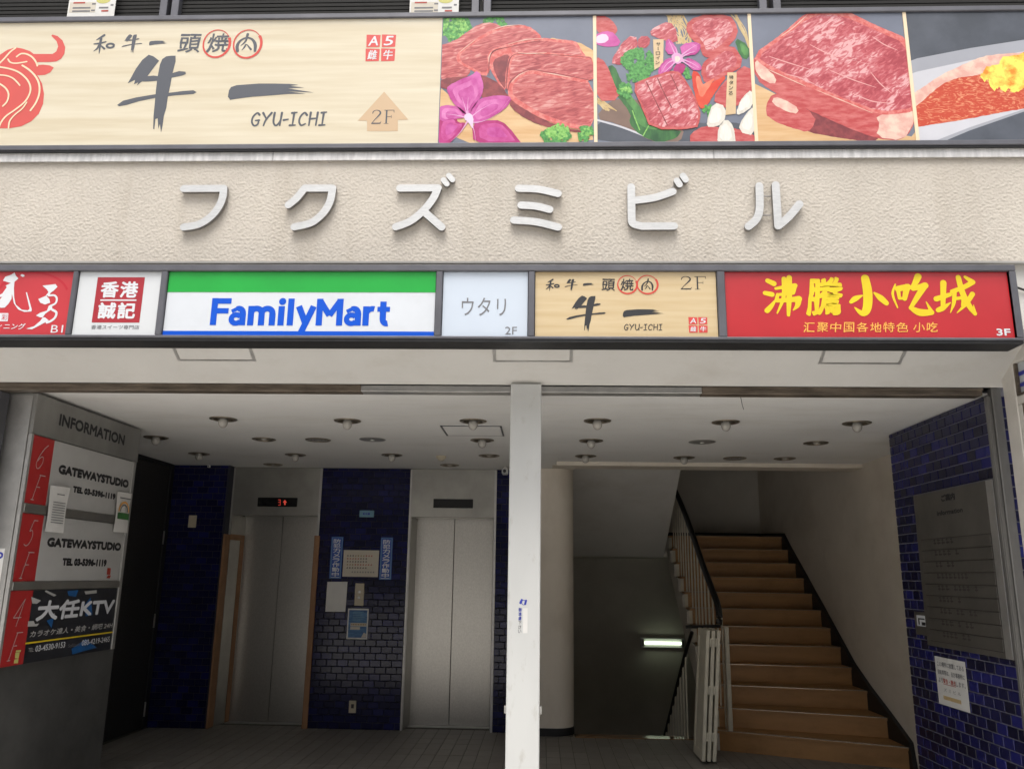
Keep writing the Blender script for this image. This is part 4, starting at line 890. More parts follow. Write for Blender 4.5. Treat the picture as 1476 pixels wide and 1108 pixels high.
BU = [[(25, 140), (45, 108), (92, 92), (120, 72), (130, 98), (152, 122), (120, 150), (115, 200), (118, 280), (130, 335), (180, 378), (232, 383), (243, 368), (213, 235), (222, 235), (262, 375), (258, 392), (200, 395), (150, 375), (115, 325), (100, 250), (60, 200), (48, 180), (90, 160)], [(-60, 290), (20, 245), (60, 190), (104, 200), (95, 290), (70, 330), (40, 360), (5, 362), (-30, 330), (20, 270)], [(168, 97), (180, 86), (200, 92), (202, 104), (185, 110)]]
YU = [[(348, 180), (400, 175), (455, 168), (472, 190), (440, 222), (415, 240), (405, 262), (375, 262), (398, 235), (385, 212)], [(315, 290), (380, 262), (405, 290), (412, 320), (370, 335), (330, 320)], [(295, 425), (330, 402), (385, 385), (400, 345), (425, 335), (430, 372), (400, 390), (372, 410), (330, 470), (280, 512), (215, 532), (262, 538), (330, 503), (400, 465), (370, 440), (330, 440)]]
m.sheet(pS, spolys(pS, [ch(p) for p in BU+YU]) + stroke(UV(pS, ch([(400, 262), (445, 260), (466, 285), (455, 325), (415, 345)])), .011) + stroke(UV(pS, ch([(430, 378), (462, 400), (452, 440), (420, 468), (385, 482)])), .013), .0014, 0, 0)
(a, b), (c, e) = ch([(-5, 405), (70, 472)])
m.sheet(pS, [UV(pS, [(a, b), (c, b), (c-1, e), (a-1, e)])], .001, 0, 0); tbox(m, pS, '彩', c-10.5, b+1.5, c-1.5, e-1.5, w=.0016, mi=1)
(a, b), (c, e) = ch([(-30, 488), (205, 538)]); tbox(m, pS, 'ィニング', a, b, c, e, w=.0014, bold=.012, shear=.1)
(a, b), (c, e) = ch([(415, 503), (512, 565)]); tbox(m, pS, 'B1', a, b, c, e, w=.0014)
part('lettering', m, ['white', 'red1', 'red1d'], o)
o = tenant(1, 'signwhite', 'white panel with dark red square seal')
m = MB(); u0, u1, v0, v1 = quad(pS, *ch([(795, 112), (1182, 112), (1146, 482), (757, 482)])); m.sheet(pS, [rect(u0, u1, v0, v1)], .001, 0, 0)
W_, H_ = u1-u0, v1-v0
for s_, x, y in (('香', .10, .545), ('港', .51, .545), ('誠', .10, .08), ('記', .51, .08)):
    text(m, pS, s_, (u0+W_*x, v0+H_*y), (u0+W_*(x+.38), v0+H_*y), (u0+W_*x, v0+H_*(y+.36)), w=.0016, mi=1, bold=.030, px=False)
m.sheet(pS, [rect(u0+W_*.12, u0+W_*.88, v0+H_*.475, v0+H_*.505)], .0016, 0, 1)
(a, b), (c, e) = ch([(745, 502), (1138, 536)]); tbox(m, pS, '香港スイーツ専門店', a, b, c, e, w=.0012, mi=2, bold=.006)
part('lettering', m, ['hkred', 'white', 'inkgrey'], o)
o = tenant(2, 'fm_white', 'green, white and blue striped convenience store panel')
part('green_stripe', MB().box(X_[2][0]+.002, X_[2][1]-.002, YS-.0016, YS-.0004, pS.uv(430, 421.3)[1], ZT1), 'green', o)
part('blue_stripe', MB().box(X_[2][0]+.002, X_[2][1]-.002, YS-.0016, YS-.0004, ZT0, pS.uv(430, 477.4)[1]), 'blue', o)
# rounded bold store lettering drawn stroke by stroke
fmv = [(92, 240), (1155, 240), (92, 80)]
cf = crop(280, 410, 4.1)
b0 = pS.uv(*cf([(92, 240)])[0]); b1 = pS.uv(*cf([(1155, 244)])[0]); tl = pS.uv(*cf([(108, 80)])[0])
CAP = tl[1]-b0[1]; KX = (b1[0]-b0[0])/1063.0
def fm(pts): return [(b0[0]+(x-92)*KX, b0[1]+(240-y)/160*CAP) for x, y in pts]
wv = 38*KX
G = []; wv = 37*KX
def ln(a, b, k=1.0): return stroke(fm([a, b]), wv*k, False, False)
def arcp(cx, cy, rx, ry, a0, a1, k=1.0, n=14): return stroke(fm([(cx+rx*math.cos(math.radians(a0+(a1-a0)*i/n)), cy-ry*math.sin(math.radians(a0+(a1-a0)*i/n))) for i in range(n+1)]), wv*k, False, False)
G += ln((110, 240), (110, 81)) + ln((92, 98), (208, 98), .92) + ln((92, 156), (196, 156), .88)
for x in (205, 888):
    G += ln((x+78, 241), (x+78, 170)) + arcp(x+52, 172, 26, 29, 0, 115, .95) + arcp(x+40, 204, 29, 25, 35, 330, .86) + ln((x+40, 179), (x+80, 179), .70) + ln((x+10, 160), (x+42, 143), .62)
G += ln((331, 241), (331, 127)) + arcp(363, 172, 32, 30, 180, 0, .95) + ln((395, 241), (395, 170)) + arcp(427, 172, 32, 30, 180, 0, .95) + ln((459, 241), (459, 170))
G += ln((511, 241), (511, 128)) + stroke(fm([(513, 101), (514, 100)]), wv*1.15, False)
G += ln((566, 241), (566, 83))
G += ln((613, 128), (657, 226)) + ln((701, 128), (636, 280))
G += ln((737, 241), (737, 84)) + ln((857, 241), (857, 84)) + ln((739, 97), (797, 182), .95) + ln((855, 97), (797, 182), .95)
G += ln((1012, 241), (1012, 128)) + arcp(1050, 182, 38, 40, 180, 75, .9)
G += ln((1112, 100), (1112, 205)) + arcp(1136, 203, 24, 25, 180, 285, .95) + ln((1078, 145), (1152, 145), .82)
m = MB().sheet(pS, G, .0014)
part('lettering', m, 'blue', o)
o = tenant(3, 'palegrey', 'pale blue-white panel with thin katakana, floor 2F')
m = MB(); tbox(m, pS, 'ウタリ', 665, 429, 729, 455, w=.0012, bold=-.002, space=1.1, warp=.015); part('lettering', m, 'inkgrey', o); m = MB(); tbox(m, pS, '2F', 728, 471, 745, 482, w=.0012)
part('lettering', m, 'inkgrey', o)
o = tenant(4, 'wood2', 'small wood-grain restaurant panel, floor 2F')
c5 = crop(770, 380, 5.271)
m = MB(); m.sheet(pS, spolys(pS, [c5(remap(p, (212, 710, 258, 745), (243, 545, 243, 520))) for p in USHI]), .0012).sheet(pS, [UV(pS, c5(remap(ICHI, (905, 1440, 438, 540), (672, 985, 347, 408))))], .0012)
shop_name(m, pS, c5, [(88, 117, 196, 208), (230, 117, 330, 210), (370, 150, 458, 168), (512, 115, 615, 208), (655, 115, 755, 206), (812, 117, 905, 203)], [(708, 160, 72, 68, 385, 30), (860, 160, 76, 69, 395, 20)], 0, o, .0115)
(a, b), (c, e) = c5([(682, 462), (978, 504)]); gyu(m, pS, a, b, c, e, .0012)
(a, b), (c, e) = c5([(1115, 98), (1303, 196)]); serif_2F(m, pS, a, b, c, e, .0012, 0)
part('lettering', m, ['sumi2', 'ringred'], o)
(a, b), (c, e) = c5([(1175, 406), (1314, 525)])
m = MB(); stamp(m, pS, a, b, c, e); part('stamp', m, ['stampred', 'white'], o)
o = tenant(5, 'red2', 'red panel with yellow brush characters, floor 3F')
c6 = crop(1080, 380, 3.727)
m = MB()
BR = [[(98, 92), (132, 108)], [26, 30]], [[(84, 158), (122, 166)], [24, 28]], [[(96, 252), (118, 228), (148, 186)], [30, 24, 6]], [[(142, 134), (190, 126), (246, 118)], [16, 22, 26]], [[(244, 118), (236, 158)], [26, 20]], [[(150, 168), (236, 158)], [16, 20]], [[(152, 166), (146, 198)], [18, 22]], [[(148, 200), (200, 196), (266, 190)], [20, 26, 34]], [[(264, 192), (258, 225), (236, 250)], [34, 26, 6]], [[(186, 82), (184, 180), (150, 266)], [26, 22, 8]], [[(214, 76), (214, 180), (210, 276)], [30, 30, 18]], \
     [[(622, 80), (636, 160), (632, 240), (606, 266), (566, 236)], [44, 50, 46, 34, 6]], [[(606, 172), (570, 188), (546, 206)], [10, 30, 20]], [[(672, 158), (705, 185), (736, 212)], [12, 34, 28]], \
     [[(784, 112), (770, 165), (796, 236)], [8, 14, 8]], [[(798, 136), (852, 124)], [34, 32]], [[(846, 126), (834, 188)], [36, 26]], [[(800, 148), (806, 186)], [22, 18]], [[(806, 188), (838, 184)], [14, 16]], [[(906, 70), (890, 105), (862, 136)], [38, 30, 8]], [[(880, 136), (944, 118)], [24, 36]], [[(940, 122), (905, 175), (868, 236)], [34, 30, 20]], [[(868, 238), (915, 262), (978, 262)], [24, 40, 30]], [[(980, 262), (950, 206)], [24, 6]], \
     [[(1004, 190), (1078, 166)], [30, 22]], [[(1042, 104), (1040, 232)], [34, 24]], [[(1014, 250), (1040, 238), (1080, 210)], [26, 28, 6]], [[(1088, 150), (1150, 128), (1200, 100)], [22, 26, 28]], [[(1102, 150), (1098, 210), (1080, 264)], [24, 20, 4]], [[(1112, 188), (1150, 182)], [18, 20]], [[(1150, 182), (1142, 226)], [20, 10]], [[(1122, 74), (1146, 160), (1184, 232), (1212, 268)], [28, 32, 30, 22]], [[(1212, 270), (1204, 222)], [20, 4]], [[(1198, 164), (1165, 215), (1116, 264)], [28, 22, 5]], [[(1158, 72), (1194, 96)], [16, 28]]
KY = (pS.uv(*c6([(1000, 100)])[0])[0]-pS.uv(*c6([(0, 100)])[0])[0])/1000
PB = []
for pts, ws in BR: PB += stroke(UV(pS, c6(pts)), [k*KY for k in ws])
m.sheet(pS, PB, .0014, 0, 0)
for s_, (x0, y0, x1, y1) in zip('騰', ((308, 72, 512, 278),)):
    (a, b), (c, e) = c6([(x0, y0), (x1, y1)]); tbox(m, pS, s_, a, b, c, e, w=.0014, bold=.022, shear=.12, warp=.06)
for k, s_ in enumerate('汇聚中国各地特色小吃'):
    x0 = 292+k*71.5+(18 if k > 7 else 0); (a, b), (c, e) = c6([(x0, 314+(k % 3)), (x0+62, 368)]); tbox(m, pS, s_, a, b, c, e, w=.0014, mi=1, bold=.008, shear=.12, warp=.04)
(a, b), (c, e) = c6([(1330, 349), (1405, 387)]); tbox(m, pS, '3F', a, b, c, e, w=.0014, mi=2, bold=.035)
part('lettering', m, ['yellow', 'gold', 'white'], o)
m = MB().tube([(2.42, 4.426, 3.255), (2.52, 4.40, 3.225), (2.62, 4.41, 3.16), (2.74, 4.42, 3.12), (2.95, 4.42, 3.10)], .006)
solo('power_cable', m, 'black', 'thin black cable running from the right end of the sign row', 'cable', smooth=True)

# ------------------------------------------------------------------ glazed screen at the right edge
t = thing('glazed_screen', 'off-white framed glass side screen with blue stripes at the right edge', 'screen', (2.73, 4.3, 0))
m = MB().box(2.70, 2.75, 4.655, 4.78, 0, 2.86, c=.006).box(2.70, 2.75, 3.70, 4.654, 2.775, 2.86, c=.006).box(2.702, 2.748, 3.70, 4.654, 2.535, 2.585, c=.006).box(2.70, 2.75, 3.60, 3.70, 0, 2.86, c=.006).box(2.703, 2.747, 4.615, 4.654, 0, 2.534, c=.004)
part('frame', m, 'whiteframe', t)
o = part('glass_pane', MB().box(2.722, 2.730, 3.701, 4.653, 2.586, 2.774), 'frost', t)
for z in (2.635, 2.70): part('blue_stripe', MB().box(2.7185, 2.7215, 3.701, 4.653, z, z+.022), 'stripe', o)
part('glass_pane', MB().box(2.722, 2.730, 3.701, 4.614, 0.1, 2.534), 'frost', t)
part('bead', MB().box(2.704, 2.7205, 4.636, 4.654, 2.586, 2.774).box(2.704, 2.7205, 3.701, 4.635, 2.586, 2.598).box(2.704, 2.7205, 4.598, 4.614, 0.1, 2.534), 'brownmetal', t)

# ------------------------------------------------------------------ lobby ceiling with its downlights
LIGHTS = [(322, 603.4, 'b'), (225, 630, 'b'), (380.5, 632.7, 'r'), (458.6, 633.5, 'g'), (287, 653.5, 'b'), (426, 655, 'b'), (393.5, 669, 'r'), (501, 606, 'b'), (537, 633.2, 's'), (565, 655.3, 'b'), (682, 606.5, 'b'), (695, 634, 'b'), (705, 656.3, 'r'), (648, 670, 'r'), (861, 606, 'b'), (852, 634.7, 'b'), (844, 656.8, 'b'), (1046, 608, 'b'), (1012, 636.7, 's'), (986, 659, 'b'), (1059, 660, 'g'), (1131, 660.4, 'r'), (1235, 609.5, 'b'), (1176, 638, 'r')]
WHERE = ['front row, nearest the information board', 'second row, beside the top corner of the information board', 'second row, bulb tucked in, in front of the left lift', 'r', 'third row, above the blue tiles left of the lifts', 'third row, above the left lift indicator', 'rear row, tight against the wall over the left lift', 'front row, second from the left', 's', 'third row, over the tiles between the lifts', 'front row, touching the access panel beside the post', 'second row, just behind the access panel', 'third row, just left of the white post', 'rear row, tight against the wall over the right lift', 'front row, just right of the white post', 'second row, just right of the white post', 'third row, over the left end of the beam', 'front row, over the middle of the staircase', 's', 'third row, above the top of the stair handrail', 'g', 'third row, empty, nearest the right wall', 'front row, nearest the tiled right wall', 'second row, empty, nearest the right wall']
HOLES = []
for px, py, k in LIGHTS:
    q = at(px, py, 'Z', ZC); HOLES.append((q[0], q[1], k))
def circ(cx, cy, r, n=24): return [(cx+r*math.cos(2*math.pi*i/n), cy+r*math.sin(2*math.pi*i/n)) for i in range(n)]
RH = .078
out = [(-4.25, 4.94), (3.16, 4.94), (3.16, 8.15), (0.137, 8.15), (0.137, 8.84), (-4.25, 8.84)]
V = [Vector(p) for p in out]; Fc = [list(range(len(out)))]
for x, y, k in HOLES:
    if k in 'br': b = len(V); V += [Vector(p) for p in circ(x, y, RH)]; Fc.append(list(range(b, b+24)))
r_ = delaunay_2d_cdt(V, [], Fc, 0, 1e-6)
cm_ = MB(); keep = [f for f, o_ in zip(r_[2], r_[5]) if list(o_) == [0] or tuple(o_) == (0,)]
cm_.raw([(v[0], v[1], ZC) for v in r_[0]], keep)
CE = thing('lobby_ceiling', 'off-white painted lobby ceiling dotted with round downlights', 'ceiling', (-0.5, 6.8, ZC))
part('ceiling_sheet', cm_, 'ceiling', CE)
part('slab', MB().box(-4.25, 3.2, 4.96, 8.14, ZC+.14, ZC+.2).box(-4.25, 0.13, 8.141, 9.4, ZC+.14, ZC+.2), 'concrete', CE)
ck0 = [at(*q, 'Z', ZC) for q in ((1066, 567), (1068, 574), (1070, 584), (1072, 590))]
part('crack', MB().raw([(q[0]+d_, q[1], ZC-.0008) for q in ck0 for d_ in (-.002, .002)], [(0, 1, 3, 2), (2, 3, 5, 4), (4, 5, 7, 6)]), 'ink', CE)
# access panel let into the ceiling
pa = [at(*q, 'Z', ZC) for q in ((634.5, 613), (723, 613.5), (724, 627), (645, 627))]
x0, x1, y0, y1 = pa[0][0]+.0, pa[1][0], (pa[0][1]+pa[1][1])/2, (pa[2][1]+pa[3][1])/2
hp = part('access_panel', MB().box(x0+.014, x1-.014, y0+.006, y1-.006, ZC-.005, ZC-.001), 'ceiling', CE)
part('panel_frame', MB().box(x0, x0+.012, y0, y1, ZC-.008, ZC-.0015).box(x1-.012, x1, y0, y1, ZC-.008, ZC-.0015).box(x0+.012, x1-.012, y0, y0+.005, ZC-.006, ZC-.0015).box(x0+.012, x1-.012, y1-.005, y1, ZC-.006, ZC-.0015), 'darkmetal', hp)
def downlight(x, y, bulb):
    t = thing('downlight', 'x', 'downlight', (x, y, ZC), 'round ceiling downlights in the lobby')
    part('trim_ring', MB().lathe([(RH-.004, ZC+.004), (RH-.006, ZC-.006), (RH+.008, ZC-.010), (RH+.022, ZC-.006), (RH+.024, ZC-.0005)], x, y, 28), 'trim', t, smooth=True)
    part('reflector', MB().lathe([(RH-.002, ZC+.002), (RH-.008, ZC+.05), (RH-.03, ZC+.11), (.01, ZC+.125)], x, y, 24), 'cone', t, smooth=True)
    part('socket', MB().lathe([(.001, ZC+.03), (.022, ZC+.03), (.022, ZC+.12)], x, y, 14), 'black', t)
    return t
def copy_tree(o, parent=None):
    c = o.copy(); COL.objects.link(c); c.parent = parent; WL[c.name] = WL[o.name]
    for q in [k for k in bpy.data.objects if k.parent == o]: copy_tree(q, c)
    return c
bulb_z = {0: -.045, 1: -.035}
proto = {}
n_dl = 0
for i, ((x, y, k), wh) in enumerate(zip(HOLES, WHERE)):
    if k in 'br':
        if k not in proto:
            o = downlight(x, y, k == 'b')
            if k == 'b': part('bulb', MB().sphere((x, y, ZC-.028), .036, 14, 9, sz=1.15).lathe([(.020, ZC-.001), (.018, ZC+.04)], x, y, 12), 'bulb', o, smooth=True)
            else: part('bulb', MB().sphere((x, y, ZC+.022), .034, 14, 9), 'bulb', o, smooth=True)
            proto[k] = o
        else:
            o = copy_tree(proto[k]); o.location = (x, y, ZC)
        o['label'] = 'round ceiling downlight, '+wh
    elif k == 'g':
        m = MB().lathe([(.001, ZC-.004), (.085, ZC-.004), (.085, ZC-.010), (.105, ZC-.009), (.108, ZC-.0005)], x, y, 28)
        o = thing('ceiling_vent', 'dark round grille between the downlights, '+('in front of the left lift' if x < 0 else 'over the foot of the staircase'), 'vent', (x, y, ZC))
        part('grille', MB().lathe([(.001, ZC-.003), (.030, ZC-.003)], x, y, 24).lathe([(.036, ZC-.003), (.058, ZC-.003)], x, y, 24).lathe([(.064, ZC-.003), (.086, ZC-.003)], x, y, 24), 'grille', o)
        part('recess', MB().lathe([(.001, ZC-.001), (.088, ZC-.001)], x, y, 24), 'black', o)
        part('trim_ring', MB().lathe([(.088, ZC-.001), (.090, ZC-.010), (.106, ZC-.008), (.110, ZC-.0005)], x, y, 28), 'trim', o, smooth=True)
    else:
        o = thing('ceiling_speaker', 'pale round ceiling plate, '+('above the right lift side of the lobby' if x < 0 else 'right of the white post near the stairs'), 'speaker', (x, y, ZC))
        part('cover', MB().lathe([(.020, ZC-.0065), (.105, ZC-.005), (.114, ZC-.0005)], x, y, 28), 'alu', o, smooth=True)
        part('centre_cap', MB().lathe([(.001, ZC-.011), (.014, ZC-.011), (.021, ZC-.006)], x, y, 18), 'ceiling', o)
q = at(636, 657, 'Z', ZC)
m = MB().lathe([(.001, ZC-.045), (.024, ZC-.045), (.034, ZC-.028), (.046, ZC-.022), (.05, ZC-.0005)], q[0], q[1], 20)
solo('smoke_detector', m, 'beige', 'small yellowish detector on the ceiling before the right lift', 'detector', smooth=True)
q = at(301, 671, 'Y', 8.66)
t = thing('ceiling_sensor', 'tiny white sensor at the top edge of the left blue wall', 'sensor', (q[0], 8.66, ZC-.03))
part('body', MB().box(q[0]-.012, q[0]+.012, 8.645, 8.685, ZC-.03, ZC-.002, c=.004), 'paper', t)
part('lens', MB().sphere((q[0], 8.645, ZC-.018), .007, 8, 6), 'black', t)
q = at(728, 672, 'Y', 8.6)
t = thing('security_camera', 'small pale security camera under the ceiling left of the white post', 'camera', (q[0], 8.6, ZC-.1))
part('mount', MB().box(q[0]-.02, q[0]+.02, 8.58, 8.62, ZC-.03, ZC-.001, c=.003), 'alu', t)
part('housing', MB().box(q[0]-.03, q[0]+.035, 8.50, 8.64, ZC-.085, ZC-.031, c=.01), 'post', t)
part('lens', MB().tube([(q[0], 8.49, ZC-.058), (q[0], 8.502, ZC-.058)], .018), 'black', t)

# ------------------------------------------------------------------ tiled walls
TU, TV = .1135, .0675
def tiled_wall(label, pl, u0, u1, mo, mi_, mort, holes=(), v1=ZC-.002, cap=300, thick=.05):
    c = pl.pt((u0+u1)/2, 0, 0)
    t = thing('tiled_wall', label, 'wall', tuple(c))
    m = MB(); slab(m, pl, u0, u1, -.05, v1, -thick, -.0075); part('backing', m, mort, t)
    me = {}
    def tile_mesh():
        mm = MB(); slab(mm, pl, -TU/2+.0035, TU/2-.0035, -TV/2+.0035, TV/2-.0035, -.0085, 0, c=.0028)
        return mm.mesh('tile', mo, pl.o)
    shared = tile_mesh(); cells = []
    row = 0; v = TV/2
    while v < v1+TV/2:
        uo = u0-(TU/2 if row % 2 else 0)
        while uo < u1:
            a, b = max(uo, u0), min(uo+TU, u1)
            if b-a > .018:
                lo, hi = v-TV/2, min(v+TV/2, v1)
                if hi-lo > .015 and not any(h[0] < a and b < h[1] and h[2] < lo and hi < h[3] for h in holes):
                    cells.append((a, b, lo, hi))
            uo += TU
        v += TV; row += 1
    def dist(c):
        p = pl.pt((c[0]+c[1])/2, (c[2]+c[3])/2); return (p.x)**2+(p.y)**2+(p.z-1.0)**2*.2
    cells.sort(key=dist)
    rest = MB(); base = WL[t.name]
    for k, (a, b, lo, hi) in enumerate(cells):
        if k < cap:
            o = link('tile', shared, t); p = pl.pt((a+b)/2, (lo+hi)/2, random.uniform(-.0006, .0006)); o.location = p-base
            su, sv = (b-a-.007)/(TU-.007), (hi-lo-.007)/(TV-.007)
            o.scale = (su, 1, sv) if pl.ax == 'Y' else (1, su, sv)
            g = .006; o.rotation_euler = (random.uniform(-g, g), 0, random.uniform(-g, g))
        else: slab(rest, pl, a+.0035, b-.0035, lo+.0035, hi-.0035, -.0085, random.uniform(-.0006, .0006), c=.0028)
    if rest.v: part('tile_field', rest, mi_, t, kind='stuff')
    return t
bY0, bY1, bZ0, bZ1 = 4.985, 6.064, 1.118, 2.152
tiled_wall('deep blue tiled wall beside the stairs, carrying the grey directory plate', pR, -6.43, -4.900, 'tile_o', 'tile_i', 'mortar', holes=[(-bY1, -bY0, bZ0, bZ1)])
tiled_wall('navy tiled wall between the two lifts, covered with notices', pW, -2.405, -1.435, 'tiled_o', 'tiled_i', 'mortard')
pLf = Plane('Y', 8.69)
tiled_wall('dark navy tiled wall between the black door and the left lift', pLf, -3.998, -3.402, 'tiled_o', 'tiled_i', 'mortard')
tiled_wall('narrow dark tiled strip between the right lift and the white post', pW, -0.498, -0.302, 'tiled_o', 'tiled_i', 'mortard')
part('return', MB().box(-3.401, -3.385, 8.70, 8.86, -.05, ZC), 'mortard', bpy.data.objects['tiled_wall.002'])
# tile edge facing the street, right of the jamb
t = thing('tiled_pier', 'narrow blue tiled pier edge between the right jamb and the glazed screen', 'pier', (2.80, YH+.05, 0))
part('backing', MB().box(2.724, 3.0, YH+.02, 5.19, 0, 2.70).box(2.76, 3.0, 5.191, 6.43, 0, 2.7), 'mortar', t)
m = MB().box(-.05, .05, -.008, 0, -TV/2+.0035, TV/2-.0035, c=.0025); me_ = m.mesh('tile', 'tile_o')
for k in range(39):
    o = link('tile', me_, t); o.location = (2.776-2.80, YH+.0195-(YH+.05), TV/2+k*TV)

# plaster walls of the lobby and the stair well
t = thing('plaster_wall', 'plain cream plaster wall rising along the right side of the stairs', 'wall', (XC, 9, 0))
part('plaster', MB().box(XC, XC+.2, 6.40, 12.3, -2.7, 6.3), 'cream', t)
part('end_return', MB().box(XR+.05, XC-.001, 6.432, 6.46, 0, ZC), 'cream', t)
t = thing('stairwell_wall', 'dim grey wall at the back of the stairwell carrying the tube lamp', 'wall', (1.7, 12.1, -2.6))
part('plaster', MB().box(0.33, XC-.001, 12.10, 12.25, -2.7, 6.3), 'greywall', t)
t = thing('rounded_wall_end', 'cream wall end with rounded corner standing right of the white post', 'wall', (0, 8.8, 0))
arc = [(.13+.20*math.sin(a), 8.895-.205*math.cos(a)) for a in np.linspace(0, math.pi/2, 12)]
poly = [(-.30, 8.69)]+arc+[(.33, 12.10), (.10, 12.10), (.10, 9.2), (-.30, 9.2)]
part('plaster', MB().prism(poly, -2.7, 2.664), 'cream', t, smooth=False)
part('upper_wall', MB().box(.10, .33, 8.42, 12.1, 2.6645, 6.3), 'cream', t)
arc2 = [(.13+.206*math.sin(a), 8.895-.211*math.cos(a)) for a in np.linspace(0, math.pi/2, 12)]
part('skirting', MB().prism([(-.306, 8.684)]+arc2+[(.336, 9.0), (.331, 9.0)]+list(reversed([(.13+.2005*math.sin(a), 8.895-.2055*math.cos(a)) for a in np.linspace(0, math.pi/2, 12)]))+[(-.306, 8.689)], 0.0005, .075), 'black', t)
t = thing('stair_beam', 'pale beam edge crossing below the ceiling in front of the stairs', 'beam', (1.6, 8.2, 2.6))
part('beam_face', MB().box(.137, XC-.001, 8.151, 8.42, 2.628, 2.90, c=.004), 'cream', t)
part('upper_wall', MB().box(.137, XC-.001, 8.30, 8.42, 2.901, 6.3), 'cream', t)
t = thing('side_wall', 'dark left side wall of the lobby behind the information board', 'wall', (XL, 6.5, 0))
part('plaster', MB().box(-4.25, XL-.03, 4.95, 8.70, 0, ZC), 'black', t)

# black door with hinges on the left wall
t = thing('black_door', 'speckled black steel door left of the navy tiles, seen edge on', 'door', (XL, 7.6, 0))
part('door_leaf', MB().box(XL-.028, XL, 6.75, 8.60, 0.01, ZC-.04, c=.004), 'door', t)
part('door_frame', MB().box(XL-.028, XL+.012, 8.602, 8.688, 0, ZC-.002, c=.003).box(XL-.028, XL+.012, 6.75, 8.6, ZC-.038, ZC-.002), 'black', t)
for py in (773, 894, 1017):
    z = at(220, py, 'X', XL)[2]
    part('hinge', MB().tube([(XL+.014, 8.592, z-.07), (XL+.014, 8.592, z+.07)], .009), 'alu', t, smooth=True)

# ------------------------------------------------------------------ lifts
def lift(x0, x1, label, seam, guards):
    t = thing('lift', label, 'lift', ((x0+x1)/2, YW, 0))
    yd = 9.13; zt = 2.145
    part('transom', MB().box(x0+.004, x1-.004, YW+.002, YW+.16, zt, ZC-.003, c=.004), 'inoxdark', t)
    j = .07 if guards else .045
    xl, xr = x0+j, x1-j
    part('frame', MB().prism([(x0+.004, YW+.003), (x0+.022, YW+.003), (xl, yd-.012), (xl, yd+.06), (x0+.004, yd+.06)], 0, zt-.001).prism([(x1-.004, YW+.003), (x1-.004, yd+.06), (xr, yd+.06), (xr, yd-.012), (x1-.022, YW+.003)], 0, zt-.001), 'inoxdark', t)
    part('frame_edge', MB().box(x1-.020, x1+.004, YW-.006, YW+.001, 0, ZC-.01).box(x0-.004, x0+.012, YW-.006, YW+.001, 0, ZC-.01), 'alu', t)
    for a, b in ((xl-.02, seam-.0025), (seam+.0025, xr+.02)):
        part('door_panel', MB().box(a, b, yd, yd+.035, .008, zt+.03, c=.003), 'inox', t)
    part('door_gap', MB().box(seam-.002, seam+.002, yd+.012, yd+.03, .008, zt+.03), 'black', t)
    part('sill', MB().box(xl-.01, xr+.01, yd-.10, yd+.04, -.003, .006, c=.002), 'alu', t)
    part('shaft_back', MB().box(x0, x1, yd+.061, yd+.07, 0, ZC), 'black', t)
    pl = Plane('Y', YW+.002)
    return t, pl
t, pl = lift(-3.383, -2.407, 'left lift with orange edge guards and a lit red floor indicator', -2.897, True)
u0, u1, v0, v1 = quad(pl, (372, 717), (429, 717), (428.5, 730), (371.5, 730))
m = MB(); slab(m, pl, u0, u1, v0, v1, .0005, .012, c=.004); ind = part('indicator', m, 'display', t)
pi = Plane('Y', YW+.002-.0125)
def upx(cs): return UV(pi, crop(180, 580, 4.6125)(cs))
part('arrow', MB().sheet(pi, [upx([(1064, 645), (1078, 664), (1069, 664), (1069, 680), (1059, 680), (1059, 664), (1050, 664)])], .001), 'led', ind)
m = MB()
for a, b in (((1020, 646), (1033, 646)), ((1033, 646), (1033, 662)), ((1020, 663), (1033, 663)), ((1033, 664), (1033, 680)), ((1020, 681), (1033, 681))): m.sheet(pi, stroke(upx([a, b]), .0045, False), .001)
part('digit', m, 'led', ind)
pg = Plane('Y', YW-.012); zg = 1.935
part('edge_guard', MB().box(-3.3845, -3.366, 8.684, 8.838, 0, zg, c=.003), 'orange', t, 'orange corner guard left of the doors')
part('edge_guard', MB().box(-2.432, -2.385, YW-.022, YW-.007, 0, zg, c=.003).box(-2.446, -2.4325, YW-.010, YW+.06, 0, zg), 'orange', t, 'orange corner guard right of the doors')
part('edge_guard', MB().prism([(-3.334, 9.04), (-3.322, 9.035), (-3.308, 9.11), (-3.318, 9.117)], 0, zg).prism([(-3.361, YW-.01), (-3.350, YW-.012), (-3.310, 9.11), (-3.320, 9.117)], zg-.055, zg+.005), 'orange', t, 'thin orange strip by the door edge')
t, pl = lift(-1.432, -0.500, 'right lift with plain steel doors and a blank indicator', -0.972, False)
u0, u1, v0, v1 = quad(pl, (625, 719), (682, 719), (681.5, 732), (624.5, 732))
m = MB(); slab(m, pl, u0, u1, v0, v1, .0005, .012, c=.004); part('indicator', m, 'display', t)

